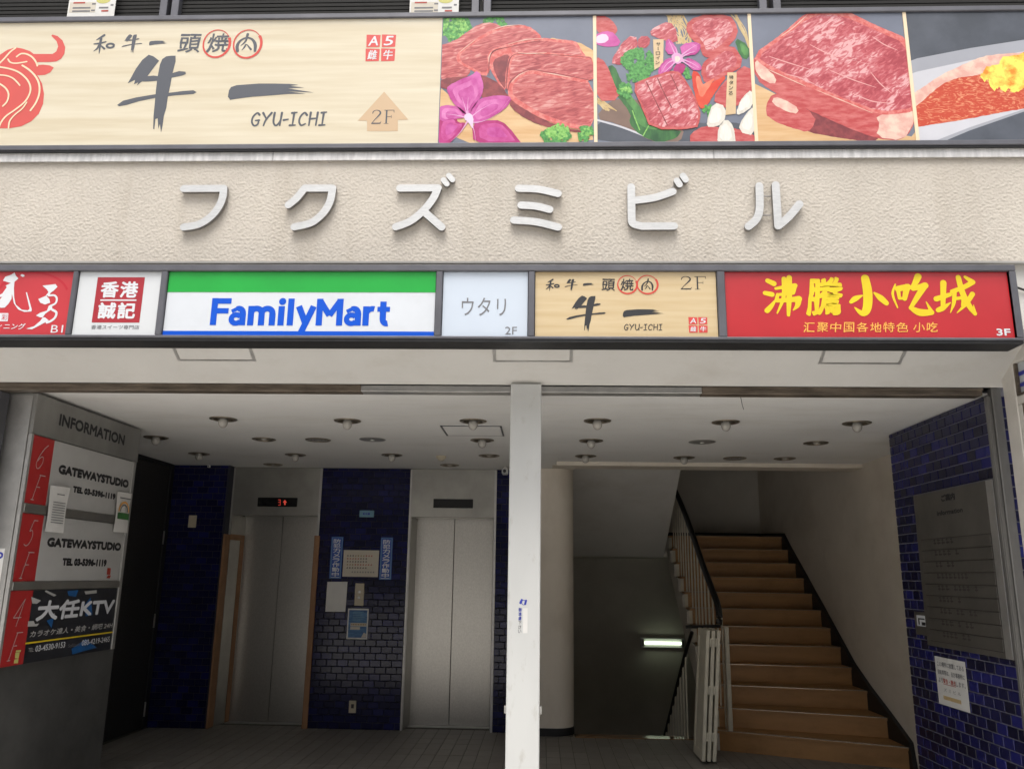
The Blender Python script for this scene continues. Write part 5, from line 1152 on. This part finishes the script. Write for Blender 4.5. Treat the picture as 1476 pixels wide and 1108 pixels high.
# notices and fittings on the navy wall
def board_on(pl, TL, TR, BR, BL, th, w=.002, c=0.0):
    u0, u1, v0, v1 = quad(pl, TL, TR, BR, BL); m = MB(); slab(m, pl, u0, u1, v0, v1, w, w+th, c); return m, u0, u1, v0, v1
m, u0, u1, v0, v1 = board_on(pW, (518.5, 735.5), (539.3, 735.5), (539, 745), (518.2, 745), .004)
for a, b in ((.25, .36), (.42, .5), (.56, .72)): m.sheet(pW, [rect(u0+(u1-u0)*a, u0+(u1-u0)*b, v0+(v1-v0)*.35, v0+(v1-v0)*.65)], .0068, 0, 1)
solo('small_plate', m, ['lightblue', 'blueink'], 'small light blue plate high on the navy tiles', 'plate')
for quadp, lab in ((((478, 773), (495.2, 773.5), (491.8, 834), (474.5, 833)), 'blue vertical security camera sticker left of the cream notice'), (((549, 774), (567, 774.3), (563.8, 835.5), (546.5, 835)), 'blue vertical security camera sticker right of the cream notice')):
    m, u0, u1, v0, v1 = board_on(pW, *quadp, .002); W_, H_ = u1-u0, v1-v0
    m.sheet(pW, [rect(u0+W_*.06, u0+W_*.94, v0+H_*.015, v0+H_*.985)], .0046, 0, 1); m.sheet(pW, [rect(u0+W_*.11, u0+W_*.89, v0+H_*.025, v0+H_*.975)], .0052, 0, 0)
    for k, c in enumerate('防犯カメラ作動中'):
        y = v0+H_*(.955-.113*(k+1)); text(m, pW, c, (u0+W_*.2, y), (u0+W_*.8, y), (u0+W_*.2, y+H_*.105), w=.0062, mi=2, bold=.03, px=False)
    m.sheet(pW, [rect(u0+W_*.15, u0+W_*.85, v0+H_*.03, v0+H_*.042)], .0062, 0, 2)
    solo('warning_sticker', m, ['bluesticker', 'lightblue', 'white'], lab, 'sticker', 'security camera stickers')
m, u0, u1, v0, v1 = board_on(pW, (495.6, 792.5), (546.8, 792.7), (544.6, 831), (493.8, 830.7), .003); W_, H_ = u1-u0, v1-v0
rs = random.Random(9)
for k, (y, n, mis) in enumerate(((.80, 10, (1, 1, 1, 3, 3, 3, 3, 2, 2, 2)), (.69, 8, (2, 2, 2, 2, 2, 1, 1, 1)), (.58, 8, (1,)*8), (.465, 10, (3, 3, 3, 2, 2, 2, 2, 2, 2, 2)), (.345, 8, (1,)*8), (.19, 9, (4,)*9))):
    xs0 = .10 if k < 5 else .25
    for i in range(n):
        x = xs0+i*.075; a = u0+W_*x; b = a+W_*.045; z = v0+H_*(y-.035)
        m.sheet(pW, [rect(a, b, z, z+H_*.018), rect(a+(b-a)*.4, a+(b-a)*.62, z-H_*.01, z+H_*.05), rect(a+(b-a)*rs.uniform(0, .4), b, z+H_*.032, z+H_*.046)], .0056, 0, mis[i])
solo('notice', m, ['papercream', 'ink', 'redink', 'brown', 'inkgrey'], 'cream paper notice with black and orange lines between the blue stickers', 'notice')
def sheet_paper(pl, TL, TR, BR, BL, w, bow, mats, label, name='paper_sheet', n=8):
    q = UV(pl, (TL, TR, BR, BL)); m = MB(); v = []
    for j in range(n+1):
        for i in range(n+1):
            s, r = i/n, j/n
            u = (q[3][0]*(1-s)+q[2][0]*s)*(1-r)+(q[0][0]*(1-s)+q[1][0]*s)*r; z = (q[3][1]*(1-s)+q[2][1]*s)*(1-r)+(q[0][1]*(1-s)+q[1][1]*s)*r
            v.append(pl.pt(u, z, w+bow*math.sin(math.pi*s)*(.4+.6*r)+bow*.7*math.sin(5*r+2*s)))
    m.raw(v, [(j*(n+1)+i, j*(n+1)+i+1, (j+1)*(n+1)+i+1, (j+1)*(n+1)+i) for j in range(n) for i in range(n)])
    b = len(m.v); m.raw([p-pl.n*.0015 for p in v], [(j*(n+1)+i, (j+1)*(n+1)+i, (j+1)*(n+1)+i+1, j*(n+1)+i+1) for j in range(n) for i in range(n)])
    return m, q
m, q = sheet_paper(pW, (472, 838), (501.2, 838), (498, 881.3), (469.2, 881), .007, .003, None, '')
solo('paper_sheet', m, 'paper', 'blank white paper sheet taped low on the navy tiles', 'paper', smooth=True)
t = thing('call_panel', 'narrow pale lift call panel with two buttons on the navy tiles', 'call panel', tuple(at(518, 872, 'Y', YW)))
m, u0, u1, v0, v1 = board_on(pW, (512.3, 840.3), (525.6, 840.3), (524, 872.5), (511, 872.3), .010, c=.003); part('plate', m, 'beige', t)
for k in (.62, .36):
    c = pW.pt((u0+u1)/2, v0+(v1-v0)*k, 0); part('button', MB().tube([c+Vector((0, -.011, 0)), c+Vector((0, -.018, 0))], .016, 14), 'alu', t)
m, u0, u1, v0, v1 = board_on(pW, (501.8, 876.2), (532, 877), (529.2, 921), (499.6, 920.3), .003); W_, H_ = u1-u0, v1-v0
m.sheet(pW, [rect(u0+W_*.06, u0+W_*.94, v0+H_*.05, v0+H_*.95)], .0056, 0, 1)
m.sheet(pW, [rect(u0+W_*.16, u0+W_*.93, v0+H_*.42, v0+H_*.53), rect(u0+W_*.16, u0+W_*.62, v0+H_*.31, v0+H_*.40)], .0062, 0, 2)
m.sheet(pW, [[(u0+W_*.70, v0+H_*.06), (u0+W_*.93, v0+H_*.06), (u0+W_*.93, v0+H_*.18), (u0+W_*.82, v0+H_*.22)]], .0062, 0, 2)
for k in range(6): m.sheet(pW, [rect(u0+W_*.25, u0+W_*(.6+.25*rs.random()), v0+H_*(.60+.055*k), v0+H_*(.62+.055*k))], .0062, 0, 3)
for k in range(9): m.sheet(pW, [rect(u0+W_*(.20+.08*k), u0+W_*(.25+.08*k), v0+H_*.455, v0+H_*.50)], .0068, 0, 4)
solo('poster', m, ['paper', 'poster', 'papercream', 'lightblue', 'brown'], 'blue information poster in white border below the lift call panel', 'poster')
t = thing('wall_outlet', 'small metal power outlet low on the navy tiles', 'outlet', tuple(at(508, 1027, 'Y', YW)))
m, u0, u1, v0, v1 = board_on(pW, (503.3, 1009), (513.6, 1009), (513.2, 1026.8), (502.9, 1026.8), .006, c=.002); part('plate', m, 'beige', t)
c = pW.pt((u0+u1)/2, (v0+v1)/2+.006, 0); part('socket', MB().box(c.x-.014, c.x+.014, YW-.0105, YW-.0075, c.z-.02, c.z+.02, c=.001), 'black', t)
m, u0, u1, v0, v1 = board_on(pLf, (272.4, 742.5), (283.8, 742.5), (283, 760), (271.6, 760), .008, c=.002)
solo('switch_plate', m, 'beige', 'small beige switch plate on the dark tiles near the black door', 'switch plate')

# ------------------------------------------------------------------ information cabinet on the left
t = thing('information_board', 'grey steel information cabinet with red floor tabs at the left of the entrance', 'information board', (-3.3, 5.7, 0))
YI0, YI1 = 5.0, 6.375
zhb, zht = 2.385, 2.645
m = MB().box(-3.70, -3.24, YI0, YI1+.012, zhb, zht, c=.004)
o = part('header', m, 'signmetal', t)
tm = MB(); ci = crop(20, 560, 7.768); text(tm, pI, 'INFORMATION', ci([(500, 410)])[0], ci([(1232, 628)])[0], ci([(515, 275)])[0], w=.001, bold=.05)
part('lettering', tm, 'ink', o)
zb = .965
part('cabinet', MB().box(-3.70, -3.265, YI0, YI1, zb, zhb-.001), 'signmetal', t)
part('front_edge', MB().box(-3.264, -3.240, YI0, YI0+.028, zb, zhb-.001, c=.003).box(-3.42, -3.265, YI0-.006, YI0-.001, 0, 2.63), 'alu', t, 'pale steel edge facing the street')
part('rear_edge', MB().box(-3.264, -3.240, YI1-.045, YI1, zb, zhb-.001, c=.003), 'alu', t)
z6b = at(33, 724, 'X', -3.245)[2]; z5t = at(29.5, 738, 'X', -3.245)[2]; z5b = at(14, 838, 'X', -3.245)[2]; z4t = at(12, 851, 'X', -3.245)[2]
for a, b in ((z6b-.001, z5t+.001), (z5b-.001, z4t+.001)): part('rail', MB().box(-3.264, -3.236, YI0+.029, YI1-.046, b, a, c=.004), 'inoxdark', t)
ys = at(80, 633, 'X', -3.245)[1]
pQ = Plane('X', -3.248)
def row(z0, z1, wm, num, label):
    r = part('tab_panel', MB().box(-3.264, -3.2485, YI0+.029, ys, z0+.002, z1-.002), 'infored', t, 'red tab marked '+num+'F')
    d = MB(); H_ = z1-z0; cx = (YI0+.029+ys)/2; k = .30*H_*.55
    def g(pts, cy, sc=1.0): return [(cx+(x-.5)*.085*sc+(y-.5)*.05, cy+(y-.5)*.16*sc) for x, y in pts]
    cy1, cy2 = (z0+z1)/2+.09, (z0+z1)/2-.11
    th = .0042
    gl = {'6': [[(.85, 1.0), (.5, .8), (.2, .45), (.15, .18), (.4, 0), (.7, .06), (.85, .28), (.7, .48), (.42, .46), (.2, .3)]],
          '5': [[(.9, 1.0), (.45, 1.0)], [(.45, 1.0), (.32, .56)], [(.32, .56), (.6, .60), (.82, .42), (.78, .15), (.5, 0), (.15, .05)]],
          '4': [[(.72, 1.0), (.05, .32)], [(.05, .32), (.95, .32)], [(.72, 1.0), (.66, .0)]]}[num]
    ff = [[(.4, 1.0), (.36, 0)], [(.3, 1.0), (1.0, 1.0)], [(.38, .52), (.8, .52)], [(.2, 0), (.55, 0)]]
    d.sheet(pQ, [p for s_ in gl for p in stroke(g(s_, cy1), th)] + [p for s_ in ff for p in stroke(g(s_, cy2), th)], .001)
    part('lettering', d, 'infogrey', r)
    return part('name_panel', MB().box(-3.264, -3.2488, ys+.001, YI1-.046, z0+.002, z1-.002), wm, t, label)
cj, ck = crop(0, 540, 3.957), crop(0, 850, 5.677)
def newl(mb, o): part('lettering', mb, 'ink', o); return MB()
o_ = o6 = row(z6b, zhb-.002, 'infogrey', '6', 'grey panel of the sixth floor studio')
m = MB(); text(m, pQ, 'GATEWAYSTUDIO', *cj([(330, 563), (731, 640), (335, 508)]), w=.001, bold=.085); m = newl(m, o_); text(m, pQ, 'TEL 03-5396-1119', *cj([(413, 670), (655, 713), (418, 632)]), w=.001, bold=.085)
part('lettering', m, 'ink', o6)
o_ = o5 = row(z5b, z5t, 'infogrey', '5', 'grey panel of the fifth floor studio')
m = MB(); text(m, pQ, 'GATEWAYSTUDIO', *cj([(265, 980), (687, 1003), (270, 925)]), w=.001, bold=.085); m = newl(m, o_); text(m, pQ, 'TEL 03-5396-1119', *cj([(352, 1088), (605, 1090), (355, 1043)]), w=.001, bold=.085)
part('lettering', m, 'ink', o5)
o4 = row(zb, z4t, 'ktv', '4', 'black karaoke panel of the fourth floor')
m = MB()
m.sheet(pQ, [UV(pQ, ck(p)) for p in ([(255, 55), (335, 85), (300, 112), (262, 108)], [(375, 0), (462, 40), (440, 52), (365, 12)], [(230, 255), (275, 252), (285, 278), (320, 272), (300, 296), (225, 298)], [(410, 200), (448, 190), (440, 222), (418, 215)], [(690, 10), (790, 0), (790, 25), (700, 35)])], .0008, 0, 1)
m.sheet(pQ, [UV(pQ, ck(p)) for p in ([(550, 8), (640, 0), (620, 55), (560, 45)], [(690, 120), (740, 60), (755, 200), (700, 215)], [(380, 250), (440, 225), (420, 310)], [(585, 480), (700, 400), (790, 470), (590, 525)])], .0012, 0, 3)
text(m, pQ, '大任KTV', *ck([(285, 258), (925, 212), (300, 88)]), w=.0018, mi=0, bold=.045, shear=.06)
text(m, pQ, 'カラオケ達人・美食・網吧 24H', *ck([(238, 390), (918, 308), (244, 335)]), w=.0018, mi=1, bold=.012, shear=.15)
a, b = pQ.uv(*ck([(205, 438)])[0]), pQ.uv(*ck([(925, 350)])[0]); m.sheet(pQ, [[(a[0], a[1]-.004), (b[0], a[1]-.004), (b[0], a[1]+.006), (a[0], a[1]+.006)]], .0018, 0, 2)
text(m, pQ, 'TEL:', *ck([(228, 508), (272, 504), (231, 476)]), w=.0018, mi=1); text(m, pQ, '03-4530-9153', *ck([(285, 505), (527, 478), (290, 455)]), w=.0018, mi=0, bold=.02)
text(m, pQ, 'Softbank', *ck([(555, 470), (650, 456), (558, 442)]), w=.0018, mi=4); text(m, pQ, '080-4219-2465', *ck([(665, 455), (893, 425), (668, 410)]), w=.0018, mi=0, bold=.01)
part('lettering', m, ['white', 'infogrey', 'yellow', 'ktvblue', 'inkgrey'], o4)
part('lower_panel', MB().box(-3.70, -3.300, YI0, YI1+.11, 0.002, zb-.001, c=.003), 'lowmetal', t)
def slip(TL, TR, BR, BL, label, deco):
    m, q = sheet_paper(pI, TL, TR, BR, BL, .012, .006, None, '')
    W_ = q[1][0]-q[0][0]; H_ = q[0][1]-q[3][1]; deco(m, q[3][0], q[3][1], W_, H_, q[0][0]-q[3][0])
    solo('paper_slip', m, ['paper', 'inkgrey', 'leaf', 'redink', 'lightblue', 'gold'], label, 'paper slip')
def d1(m, u, v, W_, H_, sk):
    for k in range(9): m.sheet(pI, [rect(u+sk*(.2+.06*k)+W_*.15, u+sk*(.2+.06*k)+W_*.8, v+H_*(.20+.055*k), v+H_*(.215+.055*k))], .0215, 0, 1)
    m.sheet(pI, [rect(u+sk*.8+W_*.3, u+sk*.8+W_*.7, v+H_*.82, v+H_*.835)], .0215, 0, 1)
def d2(m, u, v, W_, H_, sk):
    m.sheet(pI, [rect(u+sk*.4+W_*.08, u+sk*.4+W_*.92, v+H_*.33, v+H_*.49)], .0215, 0, 2)
    m.sheet(pI, ring(u+sk*.7+W_*.5, v+H_*.52, W_*.36, H_*.24, .014, 0, 180), .0215, 0, 5)
    m.sheet(pI, ring(u+sk*.7+W_*.5, v+H_*.52, W_*.26, H_*.17, .012, 0, 180), .0218, 0, 1)
    m.sheet(pI, [rect(u+sk*.9+W_*.1, u+sk*.9+W_*.9, v+H_*.85, v+H_*.875)], .0215, 0, 1)
slip((71.5, 699), (98.5, 703), (88, 768), (62, 765.5), 'white receipt-like paper slip hanging between the red tab and studio panel', d1)
slip((168.3, 708.5), (187.5, 711), (180.5, 767.5), (161, 766), 'white paper slip with green band and rainbow arch taped to the studio panel', d2)
part('seal', MB().sheet(pQ, [UV(pQ, cj([(612, 1100), (632, 1102), (628, 1140), (608, 1138)])), UV(pQ, cj([(616, 1142), (632, 1143), (626, 1160), (606, 1158)]))], .001), 'redink', o5)
part('seal', MB().sheet(Plane('X', -3.248), [UV(pQ, ck([(130, 492), (172, 490), (168, 505), (128, 508)])), UV(pQ, ck([(126, 512), (160, 508), (150, 560), (120, 556)])), UV(pQ, ck([(118, 566), (150, 562), (146, 598), (110, 600)]))], .001), 'paleyellow', o4)
pE = Plane('Y', YI0-.007)
m, u0, u1, v0, v1 = board_on(pE, (-14, 790), (5, 790), (-2, 873), (-20, 873), .002, w=.001)
m.sheet(pE, ring(*pE.uv(0.5, 800), .014, .014, .012), .0036, 0, 1)
solo('edge_sticker', m, ['paper', 'blueink'], 'white sticker with a blue logo on the left steel edge of the entrance', 'sticker')

# ------------------------------------------------------------------ directory plate and papers on the right wall
t = thing('directory_plate', 'large grey engraved directory plate on the blue tiled right wall', 'directory', (XR, 5.5, bZ0))
m = MB(); slab(m, pR, -bY1, -bY0, bZ0, bZ1, .001, .018, c=.002); part('plate', m, 'board', t)
m = MB(); slab(m, pR, -bY0-.0765, -bY0, bZ0+.002, bZ1-.002, .0185, .024, c=.001); part('edge_strip', m, 'alu', t)
cr_ = crop(1310, 690, 8.52); pT = Plane('X', XR-.0182)
rows = [(z, ) for z in np.linspace(1.80, bZ0+.05, 9)]
m = MB(); text(m, pT, 'ご案内', *cr_([(402, 285), (572, 262), (398, 195)]), w=.0006, bold=.06); part('lettering', m, 'ink', t)
m = MB(); text(m, pT, 'Information', *cr_([(350, 455), (665, 405), (345, 395)]), w=.0006, bold=.06); part('lettering', m, 'ink', t)
zs = np.linspace(1.835, bZ0+.035, 10); rs = random.Random(21)
for zz in zs:
    m = MB(); slab(m, pR, -bY1+.06, -bY0-.085, zz-.002, zz+.002, .0182, .0192); part('row_line', m, 'boardtext', t)
for a, b in zip(zs, zs[1:]):
    m = MB(); slab(m, pR, -bY1+.10, -bY0-.09, b+.0045, a-.0045, .0185, .0245, c=.0012); o = part('name_strip', m, 'boardrow', t)
    m = MB(); u = -bY1+.26; pV = Plane('X', XR-.0246)
    for k in range(rs.randint(4, 8)):
        wd = rs.uniform(.03, .05); m.sheet(pV, [rect(u, u+wd, b+.040, b+.050), rect(u+.012, u+.020, b+.034, b+.072), rect(u, u+wd*rs.uniform(.5, 1), b+.060, b+.067)], .0006); u += wd+.014+(.05 if rs.random() < .2 else 0)
    part('engraving', m, 'boardtext', o, kind='stuff')
m, u0, u1, v0, v1 = board_on(pR, (1318, 879), (1337, 883), (1341, 917), (1322, 913), .006, w=.0005); W_, H_ = u1-u0, v1-v0
m.sheet(pR, [rect(u0+W_*.18, u0+W_*.85, v0+H_*.38, v0+H_*.84)], .0075, 0, 1)
m.sheet(pR, [rect(u0+W_*.30, u0+W_*.40, v0+H_*.44, v0+H_*.72), rect(u0+W_*.30, u0+W_*.80, v0+H_*.66, v0+H_*.72), rect(u0+W_*.55, u0+W_*.82, v0+H_*.42, v0+H_*.56)], .0085, 0, 2)
solo('pictogram_plate', m, ['board', 'white', 'ink'], 'small grey plate with white pictogram at the left edge of the directory', 'plate')
m, u0, u1, v0, v1 = board_on(pR, (1348.3, 945.3), (1391.3, 953), (1399.6, 1027), (1354.5, 1013), .002, w=.003); W_, H_ = u1-u0, v1-v0
for k, s_ in enumerate(('この場所に放置してある', '自転車等は、当方事務所に')):
    z = v0+H_*(.80-.17*k); text(m, pR, s_, (u0+W_*.07, z), (u0+W_*.95, z), (u0+W_*.07, z+H_*.105), w=.0058, mi=1, bold=.012, px=False)
z = v0+H_*.46; x = .07
for s_, wd, mi in (('より', .15, 1), ('警告・撤去', .42, 2), ('します。', .30, 1)):
    text(m, pR, s_, (u0+W_*x, z), (u0+W_*(x+wd), z), (u0+W_*x, z+H_*.105), w=.0058, mi=mi, bold=.012, px=False); x += wd+.005
m.sheet(pR, [rect(u0+W_*.22, u0+W_*.64, z-H_*.022, z-H_*.010)], .0058, 0, 2)
text(m, pR, 'ズミビル', (u0+W_*.22, v0+H_*.29), (u0+W_*.78, v0+H_*.29), (u0+W_*.22, v0+H_*.36), w=.0058, mi=3, space=1.6, px=False)
m.sheet(pR, [rect(u0+W_*.18, u0+W_*.76, v0+H_*.12, v0+H_*.20)], .0058, 0, 4)
solo('bicycle_notice', m, ['paper', 'inkgrey', 'redink', 'inkgrey', 'straw'], 'white paper notice with three lines of text below the directory plate', 'notice')

# ------------------------------------------------------------------ staircase going up
RI = .174
NR = [7.58, 7.98, 8.41, 8.78, 9.05, 9.32, 9.59, 9.87, 10.14, 10.42, 10.70, 10.95]
NL = [8.20, 8.39, 8.66, 8.93, 9.16, 9.39, 9.62, 9.88, 10.14, 10.42, 10.70, 10.95]
XS0, XS1 = 1.665, 3.118
t = thing('staircase', 'brown staircase climbing to the right with worn metal nosings', 'staircase', (2.4, 8.0, 0))
for k in range(12):
    z = RI*(k+1); xl = 1.56 if k == 0 else XS0
    def L(x, kk, dy=0.0): return NL[kk]+(NR[kk]-NL[kk])*(x-XS0)/(XS1-XS0)+dy
    if k < 11:
        o = part('tread', MB().prism([(xl, L(xl, k, -.012)), (XS1, L(XS1, k, -.012)), (XS1, L(XS1, k+1, .02)), (xl, L(xl, k+1, .02))], z-.025, z), 'tread', t)
    else:
        o = part('tread', MB().prism([(XS0, L(XS0, k, -.012)), (XS1, L(XS1, k, -.012)), (XS1, 12.09), (XS0, 12.09)], z-.025, z), 'tread', t, 'top landing')
    part('nosing', MB().prism([(xl, L(xl, k, -.017)), (XS1, L(XS1, k, -.017)), (XS1, L(XS1, k, .030)), (xl, L(xl, k, .030))], z-.0035, z+.0015), 'nosing', o)
    xa = XS0+.032 if k else 1.56
    part('riser', MB().prism([(xa, L(xa, k)), (XS1, L(XS1, k)), (XS1, L(XS1, k, .02)), (xa, L(xa, k, .02))], z-RI+(.002 if k else 0), z-.026), 'tread', t)
    if k: part('riser_end', MB().prism([(XS0-.006, L(XS0, k, -.003)), (xa-.001, L(xa, k, -.003)), (xa-.001, L(xa, k, .02)), (XS0-.006, L(XS0, k, .02))], z-RI-.02, z-.026), 'ivory', t)
saw = []
for k in range(12): saw += [(NL[k]+.003, RI*k), (NL[k]+.003, RI*(k+1)-.027)]
low = [(10.97, 2.06-.30), (8.75, .12), (8.6, 0.0)]
part('stringer', MB().prism(saw+[(10.97, RI*12-.027)]+low, XS0-.03, XS0-.008, 'X'), 'greywall', t)
part('flight_soffit', MB().prism([(8.75, .12), (10.97, 1.76), (10.97, 1.80), (8.75, .16)], XS0-.007, XS1+.03, 'X'), 'greywall', t)
sk = [(7.50, 0.0)]+[(NR[k]-.03, RI*(k+1)+.045) for k in range(12)]+[(12.09, RI*12+.10), (12.09, RI*12-.1)]+[(NR[k]+.02, RI*k) for k in range(11, -1, -1)]
part('skirting', MB().prism(sk, XS1+.001, XC-.001, 'X'), 'black', t)
part('skirting', MB().box(XS0, XS1, 12.085, 12.099, RI*12+.001, RI*12+.10), 'black', t)
part('landing_slab', MB().box(.332, XC-.002, 10.972, 12.098, 1.81, RI*12-.027), 'greywall', t)
part('understair', MB().prism([(1.56, 8.24), (1.66, 8.24), (1.66, 8.69), (1.56, 8.69)], 0.0, RI-.027), 'lowmetal', t)
part('upper_flight', MB().prism([(10.971, 1.806), (8.50, 3.33), (8.50, 3.55), (10.971, 2.05)], .332, 1.585, 'X'), 'slope', t, 'sloping underside of the next flight up')

t = thing('stair_railing', 'black handrail on cream flat balusters along the left of the stairs', 'railing', (1.70, 9.5, 0))
hp_ = [(1.64, 11.05, 2.98), (1.69, 10.2, 2.48), (1.70, 9.47, 2.035), (1.705, 8.9, 1.66), (1.715, 8.52, 1.42), (1.722, 8.36, 1.30), (1.722, 8.30, 1.20), (1.71, 8.28, 1.12)]
part('handrail', MB().tube([tuple(p) for p in smooth_path(hp_, 5)], .032, 10), 'rail', t, smooth=True)
part('handrail', MB().tube([(1.725, 8.28, 1.10), (1.39, 8.27, 1.09)], .015, 8), 'rail', t, 'short horizontal rail linking the two flights')
def hz(y):
    for (a, b) in zip(hp_, hp_[1:]):
        if b[1] <= y <= a[1]: return a[2]+(b[2]-a[2])*(y-a[1])/(b[1]-a[1]), a[0]+(b[0]-a[0])*(y-a[1])/(b[1]-a[1])
    return 1.1, 1.715
ybal = 8.30
while ybal < 10.95:
    k = sum(1 for q in NL if q <= ybal+.01); z1, x = hz(ybal); x = max(x, XS0+.03)+.022
    part('baluster', MB().box(x-.006, x+.006, ybal-.016, ybal+.016, RI*k, z1-.012, c=.002), 'ivory', t)
    ybal += .175
part('baluster', MB().box(1.735, 1.775, 8.15, 8.20, RI, 1.10, c=.004), 'ivory', t, 'cream newel bar at the foot of the stairs')

# flight going down to the basement
t = thing('basement_stairs', 'dark flight descending behind the brown floor edge beside the rounded wall', 'staircase', (.9, 8.8, -1.5))
part('floor_edge', MB().box(.335, 1.555, 8.665, 8.825, -.06, .006, c=.003), 'edgegloss', t)
for k in range(1, 9):
    o = part('tread', MB().box(.335, 1.45, 8.80+.26*(k-1), 8.80+.26*k+.02, -.178*k-.03, -.178*k), 'tread', t)
    part('riser', MB().box(.335, 1.45, 8.802+.26*(k-1), 8.815+.26*(k-1), -.178*k+.001, -.178*(k-1)-(.061 if k == 1 else .031)), 'tread', t)
t = thing('basement_railing', 'thin black handrail on cream balusters running down to the basement', 'railing', (1.42, 9.2, -.5))
part('handrail', MB().tube([(1.47, 8.40, 1.03), (1.45, 8.65, .84), (1.41, 9.4, .22), (1.375, 10.1, -.36), (1.36, 10.9, -1.0)], .020, 8), 'rail', t, smooth=True)
for k in range(11):
    y = 8.72+.135*k; zt_ = .80-.80*(y-8.70); xx = 1.455-.055*(y-8.65)
    part('baluster', MB().box(xx-.006, xx+.006, y-.017, y+.017, -.178*max(0, math.ceil((y-8.8)/.26))-.0, zt_, c=.002), 'ivory', t)

# folded white gate leaning beside the stairs
t = thing('folding_gate', 'stack of three folded cream gate panels standing beside the stair railing', 'gate', (1.43, 7.85, 0))
for i in range(3):
    x = 1.375+.047*i; m = MB(); y0 = 7.60+.0*i; th = .031
    sh_ = .085
    def lean(mm):
        mm.v = [(px+sh_*pz/1.1, py, pz) for px, py, pz in mm.v]; return mm
    m.box(x, x+th, y0, y0+.05, .02, 1.10, c=.004).box(x, x+th, y0+.36, y0+.41, .02, 1.10, c=.004).box(x+.002, x+th-.002, y0+.051, y0+.359, 1.04, 1.098).box(x+.002, x+th-.002, y0+.051, y0+.359, .022, .09).box(x+.010, x+th-.010, y0+.051, y0+.359, .091, 1.039)
    o = part('gate_panel', lean(m), 'ivory', t)
    if i:
        m = MB()
        for z in (.18, .56, .96): m.box(x-.0155, x-.0005, y0-.006, y0+.012, z, z+.075, c=.002)
        part('hinge', lean(m), 'ivory', o)
part('caster', MB().sphere((1.44, 7.66, .014), .013, 10, 8), 'black', t)

# tube lamp on the stairwell wall
t = thing('tube_lamp', 'lit fluorescent tube lamp on the dark stairwell wall', 'lamp', (1.69, 12.07, .6))
lx0, lx1 = 1.385, 2.005; lz0, lz1 = .590, .722
part('housing', MB().box(lx0, lx1, 12.055, 12.098, lz0, lz1, c=.006), 'post', t)
part('tube', MB().tube([(lx0+.055, 12.025, (lz0+lz1)/2), (lx1-.055, 12.025, (lz0+lz1)/2)], .020, 12), 'tube', t, smooth=True)
for x in (lx0+.038, lx1-.038): part('lamp_holder', MB().box(x-.014, x+.014, 12.005, 12.054, lz0+.025, lz1-.025, c=.003), 'inoxdark', t)
